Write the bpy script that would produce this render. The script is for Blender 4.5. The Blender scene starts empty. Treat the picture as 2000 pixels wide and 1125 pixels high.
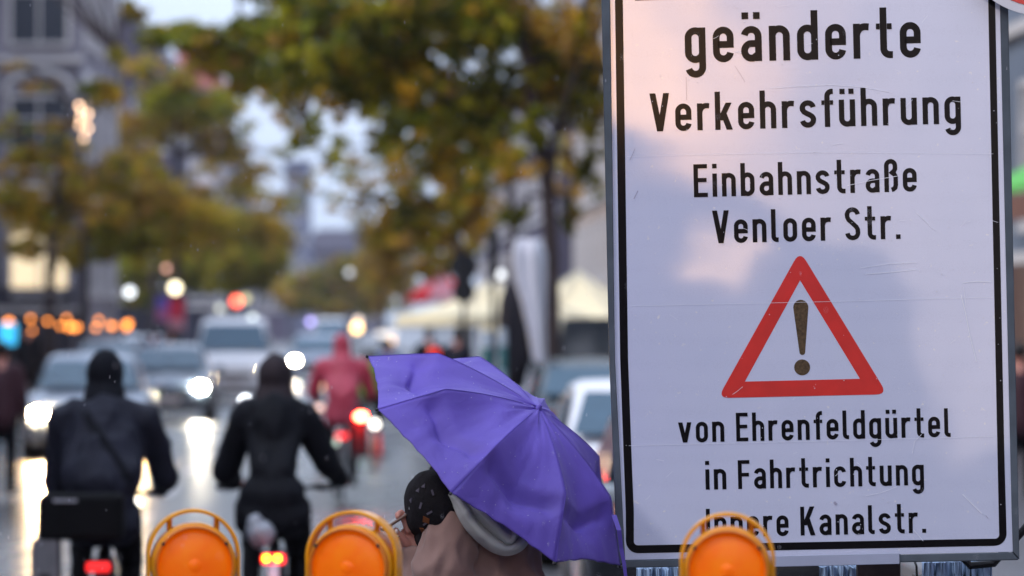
import bpy, bmesh, math, random
from math import sin, cos, pi, radians, sqrt, atan2
from mathutils import Vector, Matrix, noise, Euler
import numpy as np

S = bpy.context.scene
COL = S.collection
random.seed(7)

# ---------------------------------------------------------------- camera, world, sun, exposure
CAM_H = 1.96
F = 11111.0            # focal length of the 200 mm lens in photograph pixels (2000 wide)
cam_d = bpy.data.cameras.new('camera'); cam = bpy.data.objects.new('camera', cam_d); COL.objects.link(cam)
cam_d.sensor_width = 36; cam_d.lens = 200; cam_d.shift_y = 0.03
cam_d.clip_start = 0.5; cam_d.clip_end = 4000
cam.location = (0, 0, CAM_H); cam.rotation_euler = (radians(90), 0, 0)
cam_d.dof.use_dof = True; cam_d.dof.focus_distance = 14.85; cam_d.dof.aperture_fstop = 4.6
S.camera = cam
S.view_settings.view_transform = 'Standard'; S.view_settings.look = 'None'
S.view_settings.exposure = 0.38; S.view_settings.gamma = 1.0; S.view_settings.use_curve_mapping = False
S.cycles.use_denoising = True
S.cycles.max_bounces = 6; S.cycles.diffuse_bounces = 3; S.cycles.glossy_bounces = 3
S.cycles.transmission_bounces = 5; S.cycles.transparent_max_bounces = 8; S.cycles.volume_bounces = 0
S.cycles.sample_clamp_indirect = 20.0; S.cycles.caustics_reflective = True

SUN_EL, SUN_AZ = 9.5, 0.0          # low in the cloud behind the camera
W = bpy.data.worlds.new('World'); S.world = W; W.use_nodes = True
nt = W.node_tree; nt.nodes.clear()
def wn(t, **k):
    n = nt.nodes.new(t)
    for a, b in k.items(): setattr(n, a, b)
    return n
out = wn('ShaderNodeOutputWorld'); bg = wn('ShaderNodeBackground'); bg.inputs['Strength'].default_value = 0.1
sky = wn('ShaderNodeTexSky', sky_type='NISHITA'); sky.sun_disc = False
sky.sun_elevation = radians(SUN_EL); sky.sun_rotation = radians(180 + SUN_AZ); sky.air_density = 1.5; sky.dust_density = 3.0
tc = wn('ShaderNodeTexCoord'); sep = wn('ShaderNodeSeparateXYZ'); nt.links.new(tc.outputs['Generated'], sep.inputs[0])
ramp = wn('ShaderNodeValToRGB')
cr = ramp.color_ramp
cr.elements[0].position = 0.0; cr.elements[0].color = (5.5, 6.6, 8.7, 1)
cr.elements[1].position = 0.9; cr.elements[1].color = (9.4, 10.8, 13.6, 1)
nt.links.new(sep.outputs['Z'], ramp.inputs[0])
# soft cloud structure
nz = wn('ShaderNodeTexNoise'); nz.inputs['Scale'].default_value = 5.0; nz.inputs['Detail'].default_value = 6
nt.links.new(tc.outputs['Generated'], nz.inputs['Vector'])
nzr = wn('ShaderNodeMapRange'); nzr.inputs['From Min'].default_value = 0.3; nzr.inputs['From Max'].default_value = 0.7
nzr.inputs['To Min'].default_value = 0.78; nzr.inputs['To Max'].default_value = 1.2
nt.links.new(nz.outputs['Fac'], nzr.inputs['Value'])
cl = wn('ShaderNodeVectorMath', operation='SCALE'); nt.links.new(ramp.outputs['Color'], cl.inputs[0]); nt.links.new(nzr.outputs[0], cl.inputs['Scale'])
# glow of the low sun through the cloud, behind the camera
ge, ga = radians(9.45), 0.0185
gd = Vector((sin(ga) * cos(ge), -cos(ga) * cos(ge), sin(ge)))
dot = wn('ShaderNodeVectorMath', operation='DOT_PRODUCT'); dot.inputs[1].default_value = gd
nrm = wn('ShaderNodeVectorMath', operation='NORMALIZE'); nt.links.new(tc.outputs['Generated'], nrm.inputs[0]); nt.links.new(nrm.outputs[0], dot.inputs[0])
def add(a, b):
    v = wn('ShaderNodeVectorMath', operation='ADD'); nt.links.new(a, v.inputs[0]); nt.links.new(b, v.inputs[1]); return v.outputs[0]
def add_out(a, b):
    v = wn('ShaderNodeVectorMath', operation='ADD'); nt.links.new(a.outputs[0], v.inputs[0]); nt.links.new(b.outputs[0], v.inputs[1]); return v
def lobe(power, color):
    p = wn('ShaderNodeMath', operation='POWER'); p.use_clamp = False
    mx = wn('ShaderNodeMath', operation='MAXIMUM'); mx.inputs[1].default_value = 0.0
    nt.links.new(dot.outputs['Value'], mx.inputs[0]); nt.links.new(mx.outputs[0], p.inputs[0]); p.inputs[1].default_value = power
    v = wn('ShaderNodeVectorMath', operation='SCALE'); v.inputs[0].default_value = color; nt.links.new(p.outputs[0], v.inputs['Scale'])
    return v
l1 = add_out(lobe(4500, (66, 30, 5)), lobe(500, (6, 2.6, .6))); l2 = lobe(10, (.5, .2, .05))
sk = wn('ShaderNodeVectorMath', operation='SCALE'); nt.links.new(sky.outputs[0], sk.inputs[0]); sk.inputs['Scale'].default_value = 0.10
tot = add(add(cl.outputs[0], l1.outputs[0]), add(l2.outputs[0], sk.outputs[0]))
nt.links.new(tot, bg.inputs['Color']); nt.links.new(bg.outputs[0], out.inputs[0])

sd = bpy.data.lights.new('sun', 'SUN'); sun = bpy.data.objects.new('sun', sd); COL.objects.link(sun)
sd.energy = 1.5; sd.angle = radians(14); sd.color = (1.0, .93, .88)
sun.rotation_euler = (radians(20), radians(-42), 0)     # overcast: a broad soft top light

# ---------------------------------------------------------------- helpers
def lin(*c):
    return tuple(((v / 255) / 12.92 if v / 255 <= .04045 else ((v / 255 + .055) / 1.055) ** 2.4) for v in c)
_m = {}
def mat(name, color, rough=.6, metal=0, var=.15, scale=8, bump=0, bscale=40, emit=None, es=0, spec=.5, coat=0, sheen=0, alpha=1, trans=0, ior=1.45, subs=0):
    if name in _m: return _m[name]
    m = bpy.data.materials.new(name); m.use_nodes = True; n = m.node_tree; b = n.nodes['Principled BSDF']
    b.inputs['Roughness'].default_value = rough; b.inputs['Metallic'].default_value = metal
    b.inputs['Specular IOR Level'].default_value = spec; b.inputs['Coat Weight'].default_value = coat
    b.inputs['Sheen Weight'].default_value = sheen; b.inputs['Transmission Weight'].default_value = trans; b.inputs['IOR'].default_value = ior
    b.inputs['Subsurface Weight'].default_value = subs
    t = n.nodes.new('ShaderNodeTexCoord'); z = n.nodes.new('ShaderNodeTexNoise'); z.inputs['Scale'].default_value = scale; z.inputs['Detail'].default_value = 5
    n.links.new(t.outputs['Object'], z.inputs['Vector'])
    r = n.nodes.new('ShaderNodeValToRGB'); r.color_ramp.elements[0].position = .3; r.color_ramp.elements[1].position = .7
    r.color_ramp.elements[0].color = tuple(v * (1 - var) for v in color) + (1,); r.color_ramp.elements[1].color = tuple(min(1, v * (1 + var)) for v in color) + (1,)
    n.links.new(z.outputs['Fac'], r.inputs[0]); n.links.new(r.outputs[0], b.inputs['Base Color'])
    if bump:
        z2 = n.nodes.new('ShaderNodeTexNoise'); z2.inputs['Scale'].default_value = bscale; n.links.new(t.outputs['Object'], z2.inputs['Vector'])
        bp = n.nodes.new('ShaderNodeBump'); bp.inputs['Strength'].default_value = bump; bp.inputs['Distance'].default_value = .01
        n.links.new(z2.outputs['Fac'], bp.inputs['Height']); n.links.new(bp.outputs[0], b.inputs['Normal'])
    if emit:
        b.inputs['Emission Color'].default_value = tuple(emit) + (1,); b.inputs['Emission Strength'].default_value = es
    _m[name] = m; return m
def lamp_mat(name, color, strength):
    if name in _m: return _m[name]
    m = bpy.data.materials.new(name); m.use_nodes = True; n = m.node_tree; b = n.nodes['Principled BSDF']
    b.inputs['Base Color'].default_value = tuple(min(.8, c) for c in color) + (1,)
    b.inputs['Emission Color'].default_value = tuple(color) + (1,); b.inputs['Emission Strength'].default_value = strength
    _m[name] = m; return m

def pos(px, d): return (px - 1000) / F * d
def hgt(py, d): return CAM_H + (622 - py) / F * d
def P(px, py, d): return Vector((pos(px, d), d, hgt(py, d)))
AX = (650 - 1000) / F                      # heading of the street
U = Vector((AX, 1, 0)).normalized(); V = Vector((U.y, -U.x, 0))
def ST(lat, dist, z=0): return U * dist + V * lat + Vector((0, 0, z))
HEAD = atan2(-AX, 1)                        # rotation about z that turns +Y to the street heading

class MB:
    def __init__(s): s.v = []; s.f = []; s.mi = []; s.cur = 0
    def quad(s, *p):
        i = len(s.v); s.v += [tuple(q) for q in p]; s.f.append(tuple(range(i, i + len(p)))); s.mi.append(s.cur)
    def box(s, c, d, rot=None, taper=1.0):
        c = Vector(c); hx, hy, hz = d[0] / 2, d[1] / 2, d[2] / 2; i = len(s.v)
        for z in (-1, 1):
            k = taper if z > 0 else 1
            for x, y in ((-1, -1), (1, -1), (1, 1), (-1, 1)):
                p = Vector((x * hx * k, y * hy * k, z * hz))
                if rot is not None: p = rot @ p
                s.v.append(tuple(c + p))
        for f in ((0, 3, 2, 1), (4, 5, 6, 7), (0, 1, 5, 4), (1, 2, 6, 5), (2, 3, 7, 6), (3, 0, 4, 7)):
            s.f.append(tuple(i + k for k in f)); s.mi.append(s.cur)
        return s
    def rings(s, rings, cap=True, closed=False):
        i = len(s.v); n = len(rings[0])
        for r in rings: s.v += [tuple(p) for p in r]
        m = len(rings)
        for a in range(m if closed else m - 1):
            b = (a + 1) % m
            for k in range(n):
                s.f.append((i + a * n + k, i + a * n + (k + 1) % n, i + b * n + (k + 1) % n, i + b * n + k)); s.mi.append(s.cur)
        if cap and not closed:
            s.f.append(tuple(i + k for k in range(n))[::-1]); s.f.append(tuple(i + (m - 1) * n + k for k in range(n))); s.mi += [s.cur] * 2
        return s
    def tube(s, pts, r, n=8, closed=False):
        pts = [Vector(p) for p in pts]; rs = r if isinstance(r, (list, tuple)) else [r] * len(pts)
        rings = []; m = len(pts); up = None
        for k, p in enumerate(pts):
            a = pts[(k - 1) % m] if (closed or k) else p; b = pts[(k + 1) % m] if (closed or k < m - 1) else p
            t = (b - a).normalized()
            if up is None:
                up = t.orthogonal().normalized()
            x = (up - t * up.dot(t))
            x = x.normalized() if x.length > 1e-6 else t.orthogonal().normalized(); up = x
            y = t.cross(x)
            rings.append([p + (x * cos(2 * pi * j / n) + y * sin(2 * pi * j / n)) * rs[k] for j in range(n)])
        return s.rings(rings, True, closed)
    def lathe(s, prof, c=(0, 0, 0), axis='z', n=24, rot=None):
        c = Vector(c); rings = []
        for r, h in prof:
            ring = []
            for j in range(n):
                a = 2 * pi * j / n; q = Vector((r * cos(a), r * sin(a), h))
                if axis == 'y': q = Vector((q.x, q.z, q.y))
                if axis == 'x': q = Vector((q.z, q.x, q.y))
                if rot is not None: q = rot @ q
                ring.append(c + q)
            rings.append(ring)
        return s.rings(rings, True)
    def ball(s, c, r, n=12, sc=(1, 1, 1)):
        c = Vector(c); rings = []
        for a in range(1, n // 2 + 2):
            t = pi * (a - .5) / (n // 2 + 1)
            rings.append([c + Vector((r * sin(t) * cos(2 * pi * j / n) * sc[0], r * sin(t) * sin(2 * pi * j / n) * sc[1], -r * cos(t) * sc[2])) for j in range(n)])
        return s.rings(rings, True)
    def mesh(s, name, mats, smooth=False):
        me = bpy.data.meshes.new(name); me.from_pydata(s.v, [], s.f)
        for m in (mats if isinstance(mats, (list, tuple)) else [mats]): me.materials.append(m)
        if len(me.materials) > 1: me.polygons.foreach_set('material_index', s.mi)
        bm = bmesh.new(); bm.from_mesh(me); bmesh.ops.recalc_face_normals(bm, faces=bm.faces); bm.to_mesh(me); bm.free()
        if smooth: me.polygons.foreach_set('use_smooth', [True] * len(me.polygons))
        me.update(); return me
    def build(s, name, mats, parent=None, smooth=False, loc=None):
        return link(name, s.mesh(name, mats, smooth), parent, loc)
def link(name, me, parent=None, loc=None):
    o = bpy.data.objects.new(name, me); COL.objects.link(o)
    if parent is not None: o.parent = parent
    if loc is not None: o.location = loc
    return o
def smart(o, ang=40):
    me = o.data; me.polygons.foreach_set('use_smooth', [True] * len(me.polygons))
    me.set_sharp_from_angle(angle=radians(ang))
    return o
def bevel(o, w=.01, seg=2):
    m = o.modifiers.new('bevel', 'BEVEL'); m.width = w; m.segments = seg; m.limit_method = 'ANGLE'; return o
def tag(o, label=None, cat=None, group=None, kind=None):
    if label: o['label'] = label
    if cat: o['category'] = cat
    if group: o['group'] = group
    if kind: o['kind'] = kind
    return o
def thing(name, label, cat, loc=(0, 0, 0), rz=0, group=None):
    o = bpy.data.objects.new(name, None); COL.objects.link(o); o.location = loc; o.rotation_euler = (0, 0, rz)
    o.empty_display_size = .2
    return tag(o, label, cat, group)
def copy_tree(o, parent=None):
    c = o.copy(); COL.objects.link(c); c.parent = parent
    for ch in list(o.children): copy_tree(ch, c)
    return c

def blob(name, prims, material, parent=None, voxel=.02, smooth=4, wrinkle=0, wscale=9, wdir=None):
    """one continuous surface grown over ellipsoids ('e') and tapered limbs ('c')"""
    b = MB()
    for p in prims:
        if p[0] == 'e':
            _, c, r = p[:3]; rot = Euler(p[3]).to_matrix() if len(p) > 3 else Matrix.Identity(3)
            n = 16; rings = []
            for a in range(1, 10):
                t = pi * (a - .5) / 9
                rings.append([Vector(c) + rot @ Vector((r[0] * sin(t) * cos(2 * pi * j / n), r[1] * sin(t) * sin(2 * pi * j / n), -r[2] * cos(t))) for j in range(n)])
            b.rings(rings)
        elif p[0] == 'c':
            _, a, c, r0, r1 = p
            a, c = Vector(a), Vector(c); t = (c - a).normalized()
            pts = [a - t * r0 * .86, a - t * r0 * .5, a, a.lerp(c, .33), a.lerp(c, .67), c, c + t * r1 * .5, c + t * r1 * .86]
            b.tube(pts, [r0 * .5, r0 * .86, r0, r0 + (r1 - r0) * .33, r0 + (r1 - r0) * .67, r1, r1 * .86, r1 * .5], 12)
    o = b.build(name, material)
    m = o.modifiers.new('r', 'REMESH'); m.mode = 'VOXEL'; m.voxel_size = voxel
    if smooth:
        m = o.modifiers.new('s', 'SMOOTH'); m.iterations = smooth; m.factor = .5
    dg = bpy.context.evaluated_depsgraph_get()
    me = bpy.data.meshes.new_from_object(o.evaluated_get(dg)); me.name = name
    o.modifiers.clear(); o.data = me
    if wrinkle:
        n = len(me.vertices); d = wdir or (1, 1, .45)
        vs = [v.co.copy() for v in me.vertices]; ns = [v.normal.copy() for v in me.vertices]
        for i in range(n):
            p = vs[i]; q = Vector((p.x * d[0], p.y * d[1], p.z * d[2])) * wscale
            w = 1 - abs(noise.noise(q)) * 2.2
            w2 = noise.noise(q * 2.3 + Vector((5, 2, 1)))
            me.vertices[i].co = p + ns[i] * (w * wrinkle + w2 * wrinkle * .5 - wrinkle * .4)
    me.polygons.foreach_set('use_smooth', [True] * len(me.polygons)); me.update()
    if not me.materials: me.materials.append(material)
    if parent is not None: o.parent = parent
    return o

# ---------------------------------------------------------------- materials
M = {}
M['skin'] = mat('skin', lin(214, 150, 134), .5, var=.08, scale=20, subs=.15)
M['black_cloth'] = mat('black cloth', lin(22, 24, 32), .8, var=.25, scale=6, spec=.2)
M['navy_cloth'] = mat('navy cloth', lin(34, 36, 50), .7, var=.25, scale=6, spec=.3)
M['brown_cloth'] = mat('brown hat cloth', lin(46, 36, 42), .8, var=.2)
M['trouser'] = mat('dark trousers', lin(15, 15, 20), .8, var=.2, spec=.2)
M['red_coat'] = mat('dull red rain jacket', lin(185, 70, 92), .5, var=.12)
M['hair'] = mat('dark hair', lin(24, 18, 18), .5)
M['rubber'] = mat('black rubber', lin(24, 24, 27), .6)
M['steel'] = mat('bright steel', (.55, .56, .6), .3, metal=.9)
M['dark_metal'] = mat('dark painted metal', lin(38, 40, 46), .4)
M['glass'] = mat('car glass', lin(66, 96, 118), .12, var=.1, spec=.5)
M['glassdark'] = mat('dark window glass', lin(48, 56, 68), .08, var=.2, spec=.8)
M['plastic'] = mat('black plastic', lin(28, 28, 32), .45)
M['white_paint'] = mat('white paint', lin(225, 228, 235), .35, var=.05, coat=.4)
M['bark'] = mat('wet bark', lin(62, 52, 54), .7, var=.4, scale=6, bump=.6, bscale=12)

# ---------------------------------------------------------------- ground, road, pavements
def road_mat():
    m = bpy.data.materials.new('wet asphalt'); m.use_nodes = True; n = m.node_tree; b = n.nodes['Principled BSDF']
    t = n.nodes.new('ShaderNodeTexCoord')
    z = n.nodes.new('ShaderNodeTexNoise'); z.inputs['Scale'].default_value = .35; z.inputs['Detail'].default_value = 6
    mp = n.nodes.new('ShaderNodeMapping'); mp.inputs['Scale'].default_value = (1.0, .12, 1)
    n.links.new(t.outputs['Object'], mp.inputs[0]); n.links.new(mp.outputs[0], z.inputs['Vector'])
    r = n.nodes.new('ShaderNodeValToRGB'); r.color_ramp.elements[0].position = .35; r.color_ramp.elements[1].position = .65
    r.color_ramp.elements[0].color = (.035, .036, .042, 1); r.color_ramp.elements[1].color = (.075, .076, .085, 1)
    n.links.new(z.outputs['Fac'], r.inputs[0]); n.links.new(r.outputs[0], b.inputs['Base Color'])
    rr = n.nodes.new('ShaderNodeMapRange'); rr.inputs['From Min'].default_value = .35; rr.inputs['From Max'].default_value = .65
    rr.inputs['To Min'].default_value = .18; rr.inputs['To Max'].default_value = .36
    n.links.new(z.outputs['Fac'], rr.inputs['Value']); n.links.new(rr.outputs[0], b.inputs['Roughness'])
    z2 = n.nodes.new('ShaderNodeTexNoise'); z2.inputs['Scale'].default_value = 7; z2.inputs['Detail'].default_value = 4
    n.links.new(t.outputs['Object'], z2.inputs['Vector'])
    bp = n.nodes.new('ShaderNodeBump'); bp.inputs['Strength'].default_value = .25; bp.inputs['Distance'].default_value = .006
    n.links.new(z2.outputs['Fac'], bp.inputs['Height']); n.links.new(bp.outputs[0], b.inputs['Normal'])
    return m
def strip(name, l0, l1, z, material, d0=-120, d1=900, thick=0):
    b = MB()
    steps = 24
    for k in range(steps):
        a = d0 + (d1 - d0) * k / steps; c = d0 + (d1 - d0) * (k + 1) / steps
        b.quad(ST(l0, a, z), ST(l1, a, z), ST(l1, c, z), ST(l0, c, z))
        if thick:
            b.quad(ST(l0, a, z - thick), ST(l0, a, z), ST(l0, c, z), ST(l0, c, z - thick))
            b.quad(ST(l1, a, z - thick), ST(l1, c, z - thick), ST(l1, c, z), ST(l1, a, z))
    o = b.build(name, material); return tag(o, kind='structure')
gm = mat('dark wet ground', (.06, .06, .065), .4, scale=.5)
g = MB(); g.quad((-2500, -1200, -.01), (2500, -1200, -.01), (2500, 3500, -.01), (-2500, 3500, -.01))
tag(g.build('ground', gm), kind='structure')
RM = road_mat()
strip('road', -7.4, 4.3, 0.0, RM)
PAVE = mat('wet paving', lin(96, 96, 104), .3, scale=2, var=.25, bump=.2)
KERB = mat('kerb stone', lin(120, 120, 126), .4, scale=3)
strip('left_kerb', -7.58, -7.4, .12, KERB, thick=.14); strip('right_kerb', 4.3, 4.48, .12, KERB, thick=.14)
strip('left_pavement', -14, -7.58, .116, PAVE, thick=.1); strip('right_pavement', 4.48, 12, .116, PAVE, thick=.1)
mk = mat('worn road paint', lin(190, 190, 196), .35, scale=4, var=.3)
b = MB()
for k in range(-4, 60):
    d = k * 9.0
    b.quad(ST(-1.9, d, .004), ST(-1.78, d, .004), ST(-1.78, d + 3, .004), ST(-1.9, d + 3, .004))
tag(b.build('lane_markings', mk), kind='structure')

# ---------------------------------------------------------------- the big sign
D0 = 15.0; TILT = radians(3.5)
SP0 = P(1590, 560, D0); SN = Vector((0, -cos(TILT), sin(TILT)))
CAMP = Vector((0, 0, CAM_H))
def SG(px, py, eps=0.0):
    d = Vector(((px - 1000) / F, 1, (622 - py) / F)); p0 = SP0 + SN * eps
    t = (p0 - CAMP).dot(SN) / d.dot(SN); return CAMP + d * t

def sheet_mat():
    m = bpy.data.materials.new('retroreflective sheet'); m.use_nodes = True; n = m.node_tree; b = n.nodes['Principled BSDF']
    t = n.nodes.new('ShaderNodeTexCoord')
    v = n.nodes.new('ShaderNodeTexVoronoi'); v.feature = 'DISTANCE_TO_EDGE'; v.inputs['Scale'].default_value = 260; v.inputs['Randomness'].default_value = .55
    n.links.new(t.outputs['Object'], v.inputs['Vector'])
    mr = n.nodes.new('ShaderNodeMapRange'); mr.inputs['From Max'].default_value = .12; n.links.new(v.outputs['Distance'], mr.inputs['Value'])
    z = n.nodes.new('ShaderNodeTexNoise'); z.inputs['Scale'].default_value = 3.0; z.inputs['Detail'].default_value = 5; n.links.new(t.outputs['Object'], z.inputs['Vector'])
    r = n.nodes.new('ShaderNodeValToRGB'); r.color_ramp.elements[0].position = .3; r.color_ramp.elements[1].position = .7
    r.color_ramp.elements[0].color = (.59, .64, .83, 1); r.color_ramp.elements[1].color = (.66, .70, .88, 1)
    n.links.new(z.outputs['Fac'], r.inputs[0])
    mx = n.nodes.new('ShaderNodeMix'); mx.data_type = 'RGBA'; mx.blend_type = 'MULTIPLY'
    n.links.new(r.outputs[0], mx.inputs['A']); mx.inputs['B'].default_value = (.93, .93, .94, 1)
    inv = n.nodes.new('ShaderNodeMath'); inv.operation = 'SUBTRACT'; inv.inputs[0].default_value = 1; n.links.new(mr.outputs[0], inv.inputs[1])
    n.links.new(inv.outputs[0], mx.inputs['Factor'])
    # grime: sparse specks
    sp = n.nodes.new('ShaderNodeTexNoise'); sp.inputs['Scale'].default_value = 70; sp.inputs['Detail'].default_value = 2; n.links.new(t.outputs['Object'], sp.inputs['Vector'])
    sr = n.nodes.new('ShaderNodeMapRange'); sr.inputs['From Min'].default_value = .70; sr.inputs['From Max'].default_value = .78; n.links.new(sp.outputs['Fac'], sr.inputs['Value'])
    m2 = n.nodes.new('ShaderNodeMix'); m2.data_type = 'RGBA'; n.links.new(mx.outputs['Result'], m2.inputs['A']); m2.inputs['B'].default_value = (.8, .8, .85, 1)
    n.links.new(sr.outputs[0], m2.inputs['Factor'])
    n.links.new(m2.outputs['Result'], b.inputs['Base Color'])
    b.inputs['Roughness'].default_value = .5
    b.inputs['Coat Weight'].default_value = 1.0; b.inputs['Coat Roughness'].default_value = .042; b.inputs['Coat IOR'].default_value = 1.75
    # gentle waviness of the film
    w = n.nodes.new('ShaderNodeTexNoise'); w.inputs['Scale'].default_value = 1.6; n.links.new(t.outputs['Object'], w.inputs['Vector'])
    bp = n.nodes.new('ShaderNodeBump'); bp.inputs['Strength'].default_value = .12; bp.inputs['Distance'].default_value = .02
    n.links.new(w.outputs['Fac'], bp.inputs['Height']); n.links.new(bp.outputs[0], b.inputs['Coat Normal'])
    return m
SHEET = sheet_mat()
INK = mat('black print', lin(6, 6, 13), .35, var=.2, scale=10); INK.node_tree.nodes['Principled BSDF'].inputs['Coat Weight'].default_value = .14
INK.node_tree.nodes['Principled BSDF'].inputs['Coat Roughness'].default_value = .06; INK.node_tree.nodes['Principled BSDF'].inputs['Specular IOR Level'].default_value = .1
REDINK = mat('red print', lin(214, 34, 26), .4, var=.1, scale=14, coat=.6)
GREY = mat('grey frame profile', lin(82, 92, 102), .45, var=.2, scale=12, metal=.3)
ALU = mat('pale aluminium', lin(168, 176, 200), .4, var=.06, scale=10)

sign = thing('road_sign', 'large white diversion board with black German lettering and a red warning triangle', 'road sign', (SP0.x, SP0.y, 0))
SO = Vector((SP0.x, SP0.y, 0))
def L(p): return Vector(p) - SO
def flat(name, polys, material, eps, parent=sign, thick=0.0):
    """print or plate lying on the board; polys in sign surface positions"""
    b = MB()
    for k, poly in enumerate(polys):
        e = eps + k * .00012
        pts = [L(SG(x, y, e)) for x, y in poly]
        if thick:
            bk = [p - SN * thick for p in pts]
            b.rings([bk, pts])
        else: b.quad(*pts)
    return b.build(name, material, parent)
TY = -560      # top of the board, above the frame of the picture
def edge(x0, y0, x1, y1, y): return x0 + (x1 - x0) * (y - y0) / (y1 - y0)
lx = lambda y: (1192 + (y / 700) * 9) if y < 700 else (1201 + (y - 700) * .0508)
rx = lambda y: 1953 + y * .0232
ys = [TY, 0, 350, 700, 900, 1000, 1085]
left = [(lx(y), y) for y in ys]; right = [(rx(y), y) for y in ys]
board = left[:-1] + [(1221, 1093), (1978, 1077)] + right[:-1][::-1]
flat('panel', [board], SHEET, 0, thick=.004)
# grey frame: four profiles
def prof(name, a, depth_front=.006, depth_back=.03):
    b = MB(); pts = [L(SG(x, y, depth_front)) for x, y in a]; bk = [p - SN * (depth_front + depth_back) for p in pts]
    b.rings([bk, pts]); o = b.build(name, GREY, sign); bevel(o, .0015, 1); return o
lo = lambda y: (1175 + (y / 700) * 15) if y < 700 else (1190 + (y - 700) * .0405)
ro = lambda y: 1969 + y * .0205
prof('frame_rail', [(lo(y), y) for y in ys[:-1]] + [(1206, 1108), (1220.5, 1094)] + [(lx(y), y) for y in ys[:-1]][::-1])
prof('frame_rail', [(rx(y), y) for y in ys[:-1]] + [(1978.5, 1077.5), (1991, 1092)] + [(ro(y), y) for y in ys[:-1]][::-1])
prof('frame_rail', [(1221.5, 1094.2), (1977.5, 1078), (1990, 1093), (1208, 1108.5)])
prof('frame_rail', [(lo(TY), TY - 16), (ro(TY), TY - 16), (rx(TY), TY - .5), (lx(TY), TY - .5)])
o = flat('joint_plate', [[(1500, 1086), (1756.5, 1079.5), (1757, 1101), (1500, 1107)]], ALU, .012, thick=.005); bevel(o, .001, 1)
# black border line with round corners, as one ring
def border():
    o_, i_ = [], []
    bl = lambda y: 1201 + y * .0146 if y < 700 else 1211.2 + (y - 700) * .036
    br = lambda y: 1943.5 + y * .0205
    for y in ys[:-2]: o_.append((bl(y), y)); i_.append((bl(y) + 15.5, y))
    o_.append((1222.2, 1000)); i_.append((1238, 1000))
    oc = (1222.5 + 24, 1080 - 24); ic = (1238 + 8, 1064.5 - 8)
    for k in range(9):
        a = pi + k * pi / 16
        o_.append((oc[0] + 24 * cos(a), oc[1] - 24 * sin(a))); i_.append((ic[0] + 8 * cos(a), ic[1] - 8 * sin(a)))
    for k in range(9):
        a = 1.5 * pi + k * pi / 16
        o_.append((1966 - 24 + 24 * cos(a), 1065.5 - 24 - 24 * sin(a))); i_.append((1951.5 - 8 + 8 * cos(a), 1051.5 - 8 - 8 * sin(a)))
    for y in ys[:-2][::-1]: o_.append((br(y), y)); i_.append((br(y) - 13.5, y))
    b = MB()
    for k in range(len(o_) - 1):
        b.quad(*[L(SG(x, y, .0006)) for x, y in (o_[k], o_[k + 1], i_[k + 1], i_[k])])
    b.build('border_line', INK, sign)
border()
flat('border_line', [[(1238, -12), (1905, -26), (1905, -19), (1240, .5)]], INK, .0006)

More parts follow.
